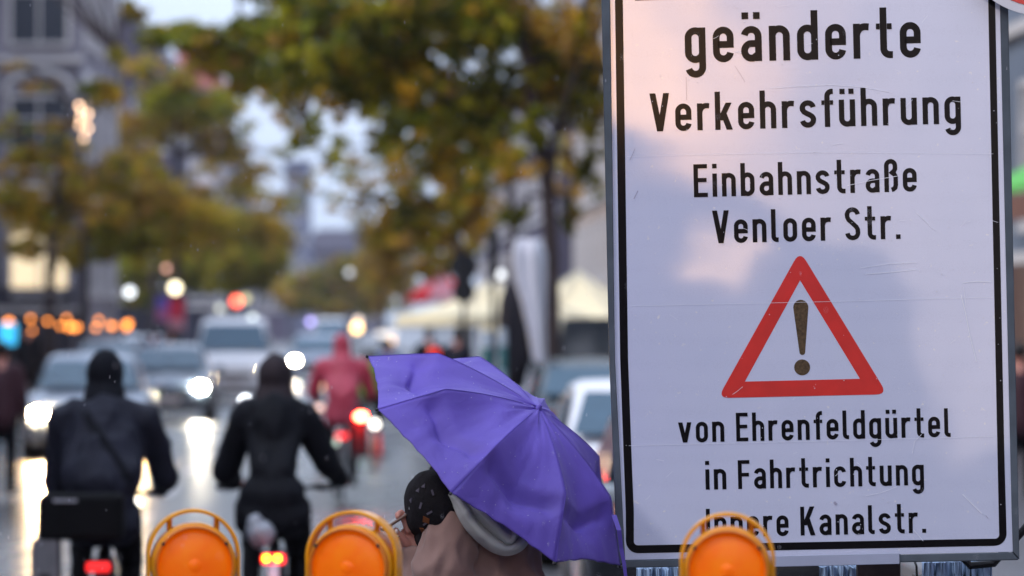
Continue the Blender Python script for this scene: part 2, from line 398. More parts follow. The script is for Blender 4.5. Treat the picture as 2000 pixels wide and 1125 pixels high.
# ---- lettering in a narrow DIN-style hand, one mesh per word
def arc(cx, cy, rx_, ry_, a0, a1, n=14):
    return [(cx + rx_ * cos(radians(a0 + (a1 - a0) * k / n)), cy + ry_ * sin(radians(a0 + (a1 - a0) * k / n))) for k in range(n + 1)]
X, C_ = 5.05, 7.15
def slab(x0, y0, x1, y1, t): return ('p', [(x0 - t / 2, y0), (x0 + t / 2, y0), (x1 + t / 2, y1), (x1 - t / 2, y1)])
def s_(pts, closed=False, w=1.0): return ('s', pts, closed, w)
def box_(x0, y0, x1, y1): return ('p', [(x0, y0), (x1, y0), (x1, y1), (x0, y1)])
R = 1.025; T = 4.6 - R; B = .45 + R
GL = {
 'o': (3.05, [s_(arc(1.525, T, R, R, 0, 180) + arc(1.525, B, R, R, 180, 360), True)]),
 'n': (3.05, [box_(0, 0, 1, X), s_(arc(1.525, T, R, R, 165, 0) + [(2.55, 0)])]),
 'h': (3.05, [box_(0, 0, 1, C_), s_(arc(1.525, T, R, R, 165, 0) + [(2.55, 0)])]),
 'b': (3.05, [box_(0, 0, 1, C_), s_(arc(1.525, T, R, R, 165, 0) + arc(1.525, B, R, R, 0, -165))]),
 'd': (3.05, [box_(2.05, 0, 3.05, C_), s_(arc(1.525, T, R, R, 15, 180) + arc(1.525, B, R, R, 180, 345))]),
 'g': (3.05, [s_([(2.55, X)] + arc(1.525, -.65, R, R, 0, -165)), s_(arc(1.525, T, R, R, 15, 180) + arc(1.525, B, R, R, 180, 345))]),
 'e': (3.05, [s_([(.7, 2.52), (2.55, 2.52)] + arc(1.525, T, R, R, 0, 180) + arc(1.525, B, R, R, 180, 352))]),
 'c': (3.05, [s_(arc(1.525, T, R, R, 5, 180) + arc(1.525, B, R, R, 180, 355))]),
 'a': (3.05, [s_([(2.55, 0)] + arc(1.525, T, R, R, 0, 168)), s_([(2.5, 2.55)] + arc(1.5, 1.5, 1.0, 1.05, 90, 270) + [(1.75, .45), (2.45, .95)])]),
 'r': (2.3, [box_(0, 0, 1, X), s_(arc(1.75, 3.2, 1.25, 1.4, 172, 88) + [(2.3, 4.55)])]),
 't': (2.4, [s_([(1.07, 7.3), (1.07, 1.45)] + arc(1.97, 1.4, .9, .93, 180, 262) + [(2.4, .46)]), box_(0, 4.15, .55, 5.0), box_(1.6, 4.15, 2.3, 5.0)]),
 'k': (3.25, [box_(0, 0, 1, C_), slab(.95, 1.75, 2.6, X, 1.15), slab(2.7, 0, 1.55, 3.2, 1.15)]),
 's': (3.05, [s_(arc(1.525, 3.65, R, .95, 8, 175) + [(.55, 3.35), (.8, 2.95), (1.25, 2.66), (1.8, 2.4), (2.25, 2.1), (2.5, 1.75)] + arc(1.525, 1.4, R, .95, 12, -172))]),
 'f': (2.2, [s_([(1.07, 0), (1.07, 5.7)] + arc(1.95, 5.72, .88, .93, 180, 98) + [(2.2, 6.65)]), box_(0, 4.15, .55, 5.0), box_(1.6, 4.15, 2.2, 5.0)]),
 'u': (3.05, [box_(2.05, 0, 3.05, X), s_([(.5, X)] + arc(1.525, B, R, R, 180, 345))]),
 'i': (1.0, [box_(0, 0, 1, X), box_(0, 6.15, 1, C_)]),
 'l': (1.6, [s_([(.5, C_), (.5, 1.25)] + arc(1.25, 1.22, .75, .76, 180, 262) + [(1.6, .46)])]),
 'v': (3.4, [slab(1.7, 0, .56, X, 1.1), slab(1.7, 0, 2.84, X, 1.1)]),
 'V': (3.7, [slab(1.85, 0, .56, C_, 1.12), slab(1.85, 0, 3.14, C_, 1.12)]),
 'E': (3.05, [box_(0, 0, 1, C_), box_(1, 0, 3.05, .92), box_(1, C_ - .92, 3.0, C_), box_(1, 3.25, 2.85, 4.15)]),
 'F': (3.0, [box_(0, 0, 1, C_), box_(1, C_ - .92, 3.0, C_), box_(1, 3.1, 2.8, 4.0)]),
 'I': (1.0, [box_(0, 0, 1, C_)]),
 'K': (3.7, [box_(0, 0, 1, C_), slab(1.0, 2.5, 3.0, C_, 1.2), slab(3.1, 0, 1.75, 4.3, 1.2)]),
 'S': (3.35, [s_(arc(1.675, 5.5, 1.175, 1.15, 5, 178) + [(.55, 5.0), (.85, 4.4), (1.35, 3.95), (2.0, 3.35), (2.5, 2.85), (2.8, 2.3)] + arc(1.675, 1.6, 1.175, 1.15, 15, -175))]),
 '\u00df': (3.0, [s_([(.5, 0)] + arc(1.45, 5.7, .95, .95, 180, 0) + [(2.4, 5.0), (2.15, 4.55), (1.75, 4.2), (2.2, 3.85), (2.5, 3.3), (2.5, 1.5), (2.35, .9), (1.9, .55), (1.55, .45)])]),
 '.': (1.0, [box_(0, 0, 1, 1)]),
}
for a, bb in (('\u00e4', 'a'), ('\u00fc', 'u')):
    w_, st_ = GL[bb]; GL[a] = (w_, st_ + [box_(.17, 6.1, 1.15, 7.08), box_(1.85, 6.1, 2.83, 7.08)])
def stroke_quads(pts, closed, w):
    n = len(pts); out_ = []
    q = [pts[0]]
    for p in pts[1:]:
        if (p[0] - q[-1][0]) ** 2 + (p[1] - q[-1][1]) ** 2 > 1e-6: q.append(p)
    pts = q; n = len(pts)
    if closed and (pts[0][0] - pts[-1][0]) ** 2 + (pts[0][1] - pts[-1][1]) ** 2 < 1e-6: pts = pts[:-1]; n -= 1
    Ls, Rs = [], []
    for k in range(n):
        a = pts[(k - 1) % n] if (closed or k) else None; c = pts[(k + 1) % n] if (closed or k < n - 1) else None; p = pts[k]
        def nr(u, v):
            dx, dy = v[0] - u[0], v[1] - u[1]; l = sqrt(dx * dx + dy * dy); return (-dy / l, dx / l)
        if a and c:
            n1, n2 = nr(a, p), nr(p, c); mx, my = n1[0] + n2[0], n1[1] + n2[1]; l = sqrt(mx * mx + my * my) or 1; mx, my = mx / l, my / l
            k_ = min(1.6, 1 / max(.4, mx * n1[0] + my * n1[1]))
        else:
            mx, my = nr(a, p) if a else nr(p, c); k_ = 1
        Ls.append((p[0] + mx * w / 2 * k_, p[1] + my * w / 2 * k_)); Rs.append((p[0] - mx * w / 2 * k_, p[1] - my * w / 2 * k_))
    m = n if closed else n - 1
    return [[Ls[k], Ls[(k + 1) % n], Rs[(k + 1) % n], Rs[k]] for k in range(m)]
GAP = 1.06
def word(txt, x0, x1, base, xh, rgh=.98):
    """base(x) gives the baseline at x; all lengths in board surface units"""
    wn_ = sum(GL[c][0] for c in txt) + GAP * (len(txt) - 1)
    sx = (x1 - x0) / wn_; sy = xh / X; cx = 0.0; b = MB()
    for ch in txt:
        w_, st_ = GL[ch]
        for k, st in enumerate(st_):
            polys = [st[1]] if st[0] == 'p' else stroke_quads(st[1], st[2], st[3])
            for poly in polys:
                pts = []
                for x, y in poly:
                    X_ = x0 + (cx + x) * sx; up = y * sy
                    pts.append(L(SG(X_ - up * .024, base(X_) - up, .0006 + k * .00025)))
                b.quad(*pts)
        cx += w_ + GAP
    return b.build('lettering', INK, sign)
def bl_(x0, y0, x1, y1): return lambda x: y0 + (y1 - y0) * (x - x0) / (x1 - x0)
word('ge\u00e4nderte', 1338.3, 1799, bl_(1338, 122.3, 1799, 111), 68.3)
word('Verkehrsf\u00fchrung', 1270, 1877, bl_(1268, 256.6, 1877, 240.5), 52.6)
word('Einbahnstra\u00dfe', 1355.5, 1791, bl_(1354.8, 384.8, 1791, 373), 45.4)
b4 = bl_(1390, 474.9, 1759, 466)
word('Venloer', 1392, 1623.5, b4, 45.2); word('Str.', 1651, 1759, b4, 45.2)
b5 = bl_(1323.8, 864.1, 1856.8, 852.5)
word('von', 1325, 1415, b5, 39.4); word('Ehrenfeldg\u00fcrtel', 1438.3, 1857, b5, 39.4)
b6 = bl_(1378, 956, 1805, 946.8)
word('in', 1378.3, 1419, b6, 39.7); word('Fahrtrichtung', 1442, 1805, b6, 39.7)
b7 = bl_(1379.8, 1049.5, 1809, 1040)
word('Innere', 1379.8, 1540.7, b7, 39.7); word('Kanalstr.', 1564, 1809, b7, 39.7)
# warning triangle: a red band with rounded outer corners
def rnd(p, q, r_, rad, n=6):
    p, q, r_ = Vector(p), Vector(q), Vector(r_); a = q + (p - q).normalized() * rad; c = q + (r_ - q).normalized() * rad
    return [tuple((a * (1 - t) ** 2 + q * 2 * t * (1 - t) + c * t * t)) for t in [k / n for k in range(n + 1)]]
A_, B_, Cc = (1562.3, 489), (1724 + 9, 769.5), (1412 - 10, 777)
ai, bi, ci = (1562.6, 547), (1679.6, 739.3), (1454.7, 744.8)
outr = rnd(Cc, A_, B_, 24) + rnd(A_, B_, Cc, 22) + rnd(B_, Cc, A_, 22)
inn = rnd(ci, ai, bi, .5) + rnd(ai, bi, ci, .5) + rnd(bi, ci, ai, .5)
b = MB()
for k in range(len(outr)):
    j = (k + 1) % len(outr)
    b.quad(*[L(SG(x, y, .0006)) for x, y in (outr[k], outr[j], inn[j], inn[k])])
b.build('warning_triangle', REDINK, sign)
BR = mat('rubbed brown black print', lin(84, 68, 48), .4, metal=.4, var=.5, scale=150)
b = MB()
ex = [(1549.3, 601)] + [(1564 + 14.8 * cos(radians(a)), 600 - 15 * sin(radians(a))) for a in range(180, -1, -15)] + [(1572.6, 686)] + \
     [(1567 + 5.6 * cos(radians(a)), 687 + 6 * sin(radians(a))) for a in range(0, 181, 30)]
b.quad(*[L(SG(x, y, .0006)) for x, y in ex])
b.quad(*[L(SG(1566.7 + 15.6 * cos(radians(a)), 717 + 15.6 * sin(radians(a)), .0006)) for a in range(0, 360, 12)])
b.build('exclamation_mark', BR, sign)
# scratches and scuffs
SC = mat('pale scuff', lin(236, 240, 255), .5, var=.05, coat=1)
SCD = mat('dark scuff', lin(165, 165, 190), .5, var=.05, coat=1)
def scratch(pts, w, m):
    b = MB(); q = stroke_quads(pts, False, w)
    for k in q: b.quad(*[L(SG(x, y, .0013)) for x, y in k])
    b.build('scratch', m, sign)
for pts, w, m in (
    ([(1505, 172), (1560, 168), (1620, 165), (1680, 169), (1742, 180)], .9, SC),
    ([(1880, 552), (1905, 549), (1935, 550)], 1.2, SC), ([(1877, 575), (1886, 612), (1893, 650), (1903, 690), (1907, 706)], 1.8, SC),
    ([(1882, 560), (1887, 600)], .8, SC), ([(1800, 848), (1786, 862), (1782, 885)], .9, SC), ([(1880, 965), (1900, 985), (1918, 1003)], 1.8, SC),
    ([(1790, 415), (1808, 432), (1825, 449)], 1.1, SC), ([(1655, 362), (1700, 352), (1755, 343)], .9, SC), ([(1230, 312), (1236, 300), (1240, 290)], 1.1, SCD),
    ([(1246, 372), (1238, 388)], 1.5, SCD), ([(1340, 150), (1341, 195)], .8, SCD), ([(1435, 128), (1447, 146), (1455, 160)], .7, SCD),
    ([(1690, 968), (1720, 962), (1752, 950)], .8, SC), ([(1784, 1034), (1794, 1045), (1803, 1056)], 1.1, SC), ([(1925, 1006), (1930, 1012)], 1.3, SCD),
    ([(1629, 980), (1634, 985)], 5, SCD), ([(1680, 523), (1733, 515), (1790, 512)], .8, SC), ([(1690, 535), (1750, 530), (1788, 526)], .9, SC),
    ([(1230, 597), (1560, 590), (1940, 580)], .6, SC), ([(1228, 870), (1560, 862), (1940, 852)], .6, SC), ([(1225, 305), (1600, 297), (1940, 300)], .5, SC)):
    scratch(pts, w, m)
rr_ = random.Random(8); b = MB()
for _ in range(260):
    x, y = rr_.uniform(1215, 1960), rr_.uniform(0, 1070); b.ball(L(SG(x, y, .0014)), rr_.uniform(.0006, .0014), 6, (1, .5, 1.15))
for _ in range(26):
    x, y = rr_.uniform(1225, 1945), rr_.uniform(10, 1050); a = rr_.uniform(-.9, .9); l = rr_.uniform(5, 26)
    scratch([(x, y), (x + l * .5 * cos(a), y + l * .5 * sin(a) + rr_.uniform(-1, 1)), (x + l * cos(a), y + l * sin(a))], rr_.uniform(.4, .9), SC)
tag(b.build('rain_drops', mat('rain drop', (.75, .76, .85), .1, spec=1.0), sign), kind='stuff')
# posts behind the board
WOOD = mat('dark brown weathered wood', lin(72, 58, 56), .75, var=.35, scale=9, bump=.4)
for px, w_, mm, nm in ((1722, .115, WOOD, 'wooden_post'), (1350, .06, M['steel'], 'steel_post')):
    x = pos(px, 15.12) - SO.x
    b = MB(); b.box((x, .26, 1.5), (w_, .07, 3.0)); o = b.build(nm, mm, sign); bevel(o, .004, 1)
# round no-entry style sign hung over the corner
c = SG(2031, -128, .05)
rs = thing('round_road_sign', 'round red traffic sign with white rim hung over the upper corner of the big board', 'road sign', (c.x, c.y, 0))
rt = Matrix.Rotation(-TILT, 3, 'X')
b = MB(); b.lathe([(.0, .0), (.214, 0), (.214, .004), (.0, .004)], (0, 0, c.z), 'y', 64, rt); b.build('rim', mat('white reflective rim', (.7, .7, .74), .4, var=.04), rs)
b = MB(); b.lathe([(.0, -.0012), (.190, -.0012), (.190, -.0004), (0, -.0004)], (0, 0, c.z), 'y', 64, rt); b.build('face', REDINK, rs)
b = MB(); b.box((0, 0.02, c.z), (.03, .03, .5)); b.box((0, .05, c.z / 2), (.05, .05, c.z)); b.build('post', M['steel'], rs)

# ---------------------------------------------------------------- things just behind the board
DEN = mat('stained pale blue cloth', lin(150, 176, 208), .8, var=.3, scale=7, bump=.5, bscale=14)
def sheet_stack(px0, px1, pytop, d, label, seed):
    x0, x1, z = pos(px0, d), pos(px1, d), hgt(pytop, d); rnd_ = random.Random(seed)
    t = thing('covered_crate_stack', label, 'crate stack', ((x0 + x1) / 2, d, 0)); w = x1 - x0
    n, m = 40, 34; b = MB()
    def pt(i, j):
        u = i / n; v = j / m
        x = -w / 2 + u * w; zz = z * (1 - v) * 1.0; y = -.22 - .05 * v + .02 * sin(u * 31 + seed) * (.3 + v) + .012 * noise.noise(Vector((u * 9, v * 5, seed)))
        return Vector((x * (1 + .02 * v), y, zz + .012 * noise.noise(Vector((u * 7, seed, 1))) * (1 - v)))
    for i in range(n):
        for j in range(m): b.quad(pt(i, j), pt(i + 1, j), pt(i + 1, j + 1), pt(i, j + 1))
    for i in range(n):
        a, c2 = pt(i, 0), pt(i + 1, 0); b.quad(a, c2, Vector((c2.x, .22, c2.z)), Vector((a.x, .22, a.z)))
    o = b.build('cloth_cover', DEN, t); o.modifiers.new('w', 'WELD'); smart(o, 80)
    b = MB(); b.box((0, .02, (z - .05) / 2), (w * .96, .4, z - .05)); b.build('crate', M['plastic'], t)
    return t
sheet_stack(1592, 1677, 1100, 15.9, 'stack under pale blue cloth, between the orange lamp and the brown post', 1)
sheet_stack(1790, 1925, 1092, 15.9, 'wide stack under pale blue cloth beneath the lower right corner of the board', 2)
sheet_stack(1240, 1330, 1104, 15.9, 'stack under pale blue cloth beneath the lower left corner of the board', 3)
b = MB(); b.tube([P(1782, 1085, 15.7), P(1790, 1105, 15.66), P(1792, 1150, 15.66), P(1790, 1400, 15.7), Vector((pos(1790, 15.7), 15.7, 0))], .0035, 6)
tag(b.build('cable', M['rubber']), 'thin black cable hanging down beside the wooden post below the board', 'cable')
b = MB(); b.tube([P(1880, 1088, 15.6), P(1895, 1104, 15.6), P(1940, 1100, 15.6), P(1985, 1050, 15.6), P(2030, 1000, 15.6), P(2100, 990, 15.65)], .011, 8)
tag(b.build('hose', M['rubber']), 'thick black hose looping behind the lower right corner of the board', 'hose')

# ---------------------------------------------------------------- warning lamps
YEL = mat('yellow lamp housing', lin(250, 172, 12), .4, var=.06, scale=10, coat=.3)
def lens_mat():
    m = bpy.data.materials.new('orange lamp lens'); m.use_nodes = True; n = m.node_tree; b = n.nodes['Principled BSDF']
    b.inputs['Base Color'].default_value = (.9, .19, .002, 1); b.inputs['Roughness'].default_value = .35
    b.inputs['Subsurface Weight'].default_value = .5; b.inputs['Subsurface Radius'].default_value = (.04, .012, .002); b.inputs['Coat Weight'].default_value = .12; b.inputs['Specular IOR Level'].default_value = .3
    b.inputs['Coat Roughness'].default_value = .25
    b.inputs['Emission Color'].default_value = lin(255, 100, 0) + (1,); b.inputs['Emission Strength'].default_value = .26
    t = n.nodes.new('ShaderNodeTexCoord'); w = n.nodes.new('ShaderNodeTexVoronoi'); w.inputs['Scale'].default_value = 90; w.feature = 'SMOOTH_F1'
    z = n.nodes.new('ShaderNodeTexNoise'); z.inputs['Scale'].default_value = 14; n.links.new(t.outputs['Object'], z.inputs['Vector'])
    r = n.nodes.new('ShaderNodeValToRGB'); r.color_ramp.elements[0].position = .3; r.color_ramp.elements[1].position = .7
    r.color_ramp.elements[0].color = (.80, .13, .001, 1); r.color_ramp.elements[1].color = (.95, .27, .004, 1); n.links.new(z.outputs['Fac'], r.inputs[0]); n.links.new(r.outputs[0], b.inputs['Base Color'])
    bp = n.nodes.new('ShaderNodeBump'); bp.inputs['Strength'].default_value = .22; bp.inputs['Distance'].default_value = .002
    n.links.new(t.outputs['Object'], w.inputs['Vector']); n.links.new(w.outputs['Distance'], bp.inputs['Height']); n.links.new(bp.outputs[0], b.inputs['Normal'])
    return m
LENS = lens_mat(); RIMO = mat('orange lens rim', (.85, .24, .02), .4, var=.15, scale=20, coat=.2)
BARW = mat('white barrier board', (.7, .7, .72), .4, var=.08); BARR = mat('red barrier board', lin(200, 30, 30), .4, var=.08)
def lamp(px, py, d, ro_px, label, yaw):
    r = ro_px / F * d                      # outer guard radius
    x, z = pos(px, d), hgt(py, d)
    t = thing('warning_lamp', label, 'warning lamp', (x, d, 0), yaw, 'round orange warning lamps on the barrier')
    b = MB()          # guard ring, round above and straight at the sides
    pts = [(-r, 0, z - r * 1.2), (-r, 0, z - r * .6)] + [(r * cos(radians(a)), 0, z + r * sin(radians(a))) for a in range(180, -1, -6)] + [(r, 0, z - r * .6), (r, 0, z - r * 1.2)]
    prof_ = []
    for p in pts:
        q = Vector((p[0], 0, max(p[2] - z, -r * .3))); q = Vector((p[0], 0, p[2] - z)) if p[2] < z - .01 else q
        dirn = Vector((p[0], 0, p[2] - z)).normalized() if p[2] >= z - .01 else Vector((1 if p[0] > 0 else -1, 0, 0))
        c = Vector(p); prof_.append([c + Vector((0, -.028, 0)), c + Vector((0, .028, 0)), c + Vector((0, .028, 0)) - dirn * .0075, c + Vector((0, -.028, 0)) - dirn * .0075])
    b.rings(prof_); o = b.build('guard_ring', YEL, t); bevel(o, .002, 2); smart(o)
    ri = r * .865; zc = z - r * .20
    b = MB(); b.lathe([(ri * .9, -.045), (ri + .004, -.04), (ri + .006, 0), (ri + .004, .04), (ri * .9, .045)], (0, 0, zc), 'y', 56); o = b.build('housing', YEL, t); smart(o)
    for sgn in (-1, 1):
        b = MB(); b.lathe([(ri * .90, sgn * .040), (ri * .925, sgn * .066), (ri * .975, sgn * .066), (ri * 1.0, sgn * .040)], (0, 0, zc), 'y', 56); b.build('lens_rim', RIMO, t, True)
        for a in (35, 145, 270):
            b = MB(); b.lathe([(.004, sgn * .064), (.004, sgn * .069), (.0005, sgn * .070)], (ri * .95 * cos(radians(a)), 0, zc + ri * .95 * sin(radians(a))), 'y', 10); b.build('screw', M['dark_metal'], t)
    for sgn, nm in ((-1, 'lens'), (1, 'lens')):
        pr = [(ri * .93 * cos(a), sgn * (.046 + ri * .22 * sin(a))) for a in [k * pi / 2 / 12 for k in range(12)]] + [(.001, sgn * (.046 + ri * .22))]
        b = MB(); b.lathe(pr, (0, 0, zc), 'y', 56); b.build(nm, LENS, t, True)
        b = MB(); b.lathe([(.016, sgn * (.046 + ri * .2)), (.014, sgn * (.046 + ri * .222)), (.001, sgn * (.046 + ri * .226))], (0, 0, zc), 'y', 20); b.build('lens_boss', LENS, t, True)
    for a in (54, 126):
        b = MB()
        c0 = Vector((ri * cos(radians(a)), 0, zc + ri * sin(radians(a)))); 
        a2 = radians(a); c1 = Vector((r * .985 * cos(radians(90 + (a - 90) * .86)), 0, z + r * .985 * sin(radians(90 + (a - 90) * .86))))
        rot = Matrix.Rotation(0, 3, 'Y'); b.tube([c0, c1], .006, 8)
        b.build('guard_spoke', YEL, t)
    b = MB(); b.box((0, 0, zc - ri - .055), (.17, .085, .15)); o = b.build('battery_box', YEL, t); bevel(o, .012, 3)
    b = MB(); b.tube([(0, 0, zc - ri - .13), (0, 0, zc - ri - .3)], .014, 10); b.build('stem', M['steel'], t)
    return zc - ri - .3
z1 = lamp(377, 1084, 12.4, 91, 'orange warning lamp in front of the road, leftmost of the three', .12)
z2 = lamp(691, 1088, 12.2, 92, 'orange warning lamp overlapping the sleeve of the person under the umbrella', -.2)
z3 = lamp(1421, 1093, 11.6, 93, 'orange warning lamp in front of the lettered board', -.05)
# barrier that carries the lamps
x0, x1 = pos(250, 12.4), pos(1600, 11.5)
ba = thing('barrier', 'red and white striped barrier board that carries the orange warning lamps', 'barrier', (0, 12.0, 0))
zt = min(z1, z2, z3) + .03; n = 12
for k in range(n):
    xa = x0 + (x1 - x0) * k / n; xb = x0 + (x1 - x0) * (k + 1) / n
    ya = .45 - .9 * k / n; yb = .45 - .9 * (k + 1) / n
    b = MB(); b.rings([[(xa, ya - .012, zt - .25), (xa, ya + .012, zt - .25), (xa, ya + .012, zt), (xa, ya - .012, zt)], [(xb, yb - .012, zt - .25), (xb, yb + .012, zt - .25), (xb, yb + .012, zt), (xb, yb - .012, zt)]])
    b.build('board_segment', BARW if k % 2 else BARR, ba)
for k in (.05, .95):
    xa = x0 + (x1 - x0) * k; ya = .45 - .9 * k + .04
    b = MB(); b.box((xa, ya, zt / 2), (.04, .04, zt)); b.box((xa, ya, .05), (.4, .8, .1)); b.build('leg', M['rubber'], ba)

# ---------------------------------------------------------------- purple umbrella
def fabric(name, c, rough=.55):
    m = bpy.data.materials.new(name); m.use_nodes = True; n = m.node_tree; b = n.nodes['Principled BSDF']
    t = n.nodes.new('ShaderNodeTexCoord'); z = n.nodes.new('ShaderNodeTexNoise'); z.inputs['Scale'].default_value = 5; z.inputs['Detail'].default_value = 6
    n.links.new(t.outputs['Object'], z.inputs['Vector'])
    r = n.nodes.new('ShaderNodeValToRGB'); r.color_ramp.elements[0].position = .3; r.color_ramp.elements[1].position = .72
    r.color_ramp.elements[0].color = tuple(v * .8 for v in c) + (1,); r.color_ramp.elements[1].color = tuple(v * 1.12 for v in c) + (1,)
    n.links.new(z.outputs['Fac'], r.inputs[0]); n.links.new(r.outputs[0], b.inputs['Base Color'])
    b.inputs['Roughness'].default_value = rough; b.inputs['Sheen Weight'].default_value = .08
    z2 = n.nodes.new('ShaderNodeTexNoise'); z2.inputs['Scale'].default_value = 900; n.links.new(t.outputs['Object'], z2.inputs['Vector'])
    z3 = n.nodes.new('ShaderNodeTexNoise'); z3.inputs['Scale'].default_value = 16; z3.inputs['Detail'].default_value = 3; z3.inputs['Distortion'].default_value = 1.2
    n.links.new(t.outputs['Object'], z3.inputs['Vector'])
    ad = n.nodes.new('ShaderNodeMath'); ad.operation = 'MULTIPLY_ADD'; ad.inputs[1].default_value = 6; n.links.new(z3.outputs['Fac'], ad.inputs[0]); n.links.new(z2.outputs['Fac'], ad.inputs[2])
    bp = n.nodes.new('ShaderNodeBump'); bp.inputs['Strength'].default_value = .4; bp.inputs['Distance'].default_value = .0012
    n.links.new(ad.outputs[0], bp.inputs['Height']); n.links.new(bp.outputs[0], b.inputs['Normal'])
    tr = n.nodes.new('ShaderNodeBsdfTranslucent'); tr.inputs[0].default_value = tuple(c) + (1,)
    ms = n.nodes.new('ShaderNodeMixShader'); ms.inputs[0].default_value = .10
    n.links.new(b.outputs[0], ms.inputs[1]); n.links.new(tr.outputs[0], ms.inputs[2]); n.links.new(ms.outputs[0], n.nodes['Material Output'].inputs[0])
    return m
PUR = fabric('purple umbrella cloth', lin(106, 86, 196))
UD = 14.72
PURD = mat('purple seam thread', lin(84, 66, 168), .7)
UC = P(965, 900, UD); uax = Vector((.64 * .957, -.29, .77 * .957)).normalized()      # canopy axis
ux = Vector((.77, 0, -.64)); ux = (ux - uax * ux.dot(uax)).normalized(); uy = ux.cross(uax)
if uy.y > 0: uy = -uy                                        # uy: towards the camera
K = UD / F
RR, HH, R1, H1 = 320 * K, 141 * K, 218 * K, 97 * K
um = thing('umbrella', 'purple folding umbrella held tilted over the person in the dusky pink coat', 'umbrella', UC)
RA = [0, 49, 95, 138, 180, 226, 270, 315, 360]
def rib_pt(v):      # radius, height above rim plane along a rib
    if v < .55:
        t = v / .55; return R1 * t, HH - (HH - H1) * (.38 * t + .62 * t * t)
    t = (v - .55) / .45; return R1 + (RR - R1) * (t ** .92), H1 * (1 - t) ** 1.0 * (1 - .08 * t)
def canopy_pt(k, u, v):
    r, h = rib_pt(v); a0 = radians(RA[k]); a1 = radians(RA[k + 1]); rj = random.Random(k * 7)
    e = 1 + .02 * (rj.random() - .5)
    p0 = Vector((r * cos(a0), r * sin(a0), h)); p1 = Vector((r * cos(a1), r * sin(a1), h)); p = p0.lerp(p1, u)
    s = 1 - abs(2 * u - 1) ** 1.35
    dv = v - .60; bellv = math.exp(-(dv / (.20 if dv < 0 else .19)) ** 2)
    p.z -= (s * .046 * bellv + s * .006 * min(1, v / .4)) * e
    p.z -= .016 * s ** .6 * math.exp(-((v - .60 - .05 * s) / .045) ** 2)             # the fold that joins neighbouring elbows
    for uc in (.13, .87):
        p.z -= .012 * math.exp(-((u - uc) / .09) ** 2 - ((v - .64) / .07) ** 2)                       # cloth dips between the elbows of the ribs
    rad = Vector((p.x, p.y, 0)); l = rad.length or 1
    inw = s * (.010 * max(0, (v - .6) / .4) ** 2)
    p -= rad / l * inw
    p.z += s * .012 * max(0, (v - .75) / .25)
    w = noise.noise(Vector((k * 3.1 + u * 3.5, v * 5.5, .3))) * .008 * s + .005 * noise.noise(Vector((k + u * 11, v * 3, 9))) * v * v * (1 if u < .999 and u > .001 else 1) * min(1, s * 2)
    p.z += w
    return p
def UW(p): return ux * p.x + uy * p.y + uax * p.z
for k in range(8):
    b = MB(); nu, nv = 28, 64
    idx = {}
    for j in range(nv + 1):
        for i in range(nu + 1):
            idx[i, j] = len(b.v); b.v.append(tuple(UW(canopy_pt(k, i / nu, .02 + .98 * j / nv))))
    for j in range(nv):
        for i in range(nu):
            b.f.append((idx[i, j], idx[i + 1, j], idx[i + 1, j + 1], idx[i, j + 1])); b.mi.append(0)
    o = b.build('canopy_panel', PUR, um, True); sm = o.modifiers.new('thickness', 'SOLIDIFY'); sm.thickness = .0012; sm.offset = -1
    b = MB(); a = radians(RA[k]); pts = []
    for j in range(14):
        r, h = rib_pt(.03 + .97 * j / 13); pts.append(UW(Vector((r * cos(a), r * sin(a), h - .006))))
    b.tube(pts, .0022, 6); b.build('rib', M['steel'], um)
    b = MB(); b.tube([UW(Vector((rib_pt(q / 20)[0] * cos(a), rib_pt(q / 20)[0] * sin(a), rib_pt(q / 20)[1] + .0006))) for q in range(2, 21)], .0006, 5); b.build('seam', PURD, um)
    b = MB(); r, h = rib_pt(1); b.ball(UW(Vector((r * 1.004 * cos(a), r * 1.004 * sin(a), h - .002))), .0045, 8); b.build('rib_tip', M['dark_metal'], um)
    b = MB(); r, h = rib_pt(.5); b.tube([UW(Vector((.01 * cos(a), .01 * sin(a), HH - .17))), UW(Vector((r * cos(a), r * sin(a), h - .01)))], .0018, 5); b.build('strut', M['steel'], um)
b = MB(); b.tube([UW(Vector((0, 0, HH - .42))), UW(Vector((0, 0, HH + .004)))], .006, 10); b.build('shaft', M['steel'], um)
b = MB(); b.tube([UW(Vector((0, 0, HH - .002))), UW(Vector((0, 0, HH + .012)))], [.009, .004], 12); b.build('ferrule', PUR, um)
b = MB(); b.tube([UW(Vector((0, 0, HH - .50))), UW(Vector((0, 0, HH - .41)))], [.018, .013], 12); b.build('handle', M['plastic'], um)
# closing strap hanging from the right edge
b = MB(); pts = [P(1199, 1005, UD - .05), P(1209, 1035, UD - .07), P(1213, 1070, UD - .06), P(1219, 1100, UD - .06), P(1225, 1150, UD - .06)]
rg = []
for i, p in enumerate(pts):
    w = .0065 - .0006 * i; q = p - UC; rg.append([q + Vector((-w, 0, 0)), q + Vector((-w, .002, 0)), q + Vector((w, .004, 0)), q + Vector((w, .002, 0))])
b.rings(rg); b.build('strap', PUR, um)
# drops of rain lying on the cloth
DROP = mat('rain drop', (.75, .76, .85), .1, spec=1.0)
b = MB(); rr_ = random.Random(3)
for _ in range(240):
    k = rr_.randrange(8); u, v = rr_.random(), sqrt(rr_.random())
    p = canopy_pt(k, u, v); b.ball(UW(p + Vector((0, 0, .0008))), rr_.uniform(.0005, .0011), 5)
tag(b.build('rain_drops', DROP, um), kind='stuff')

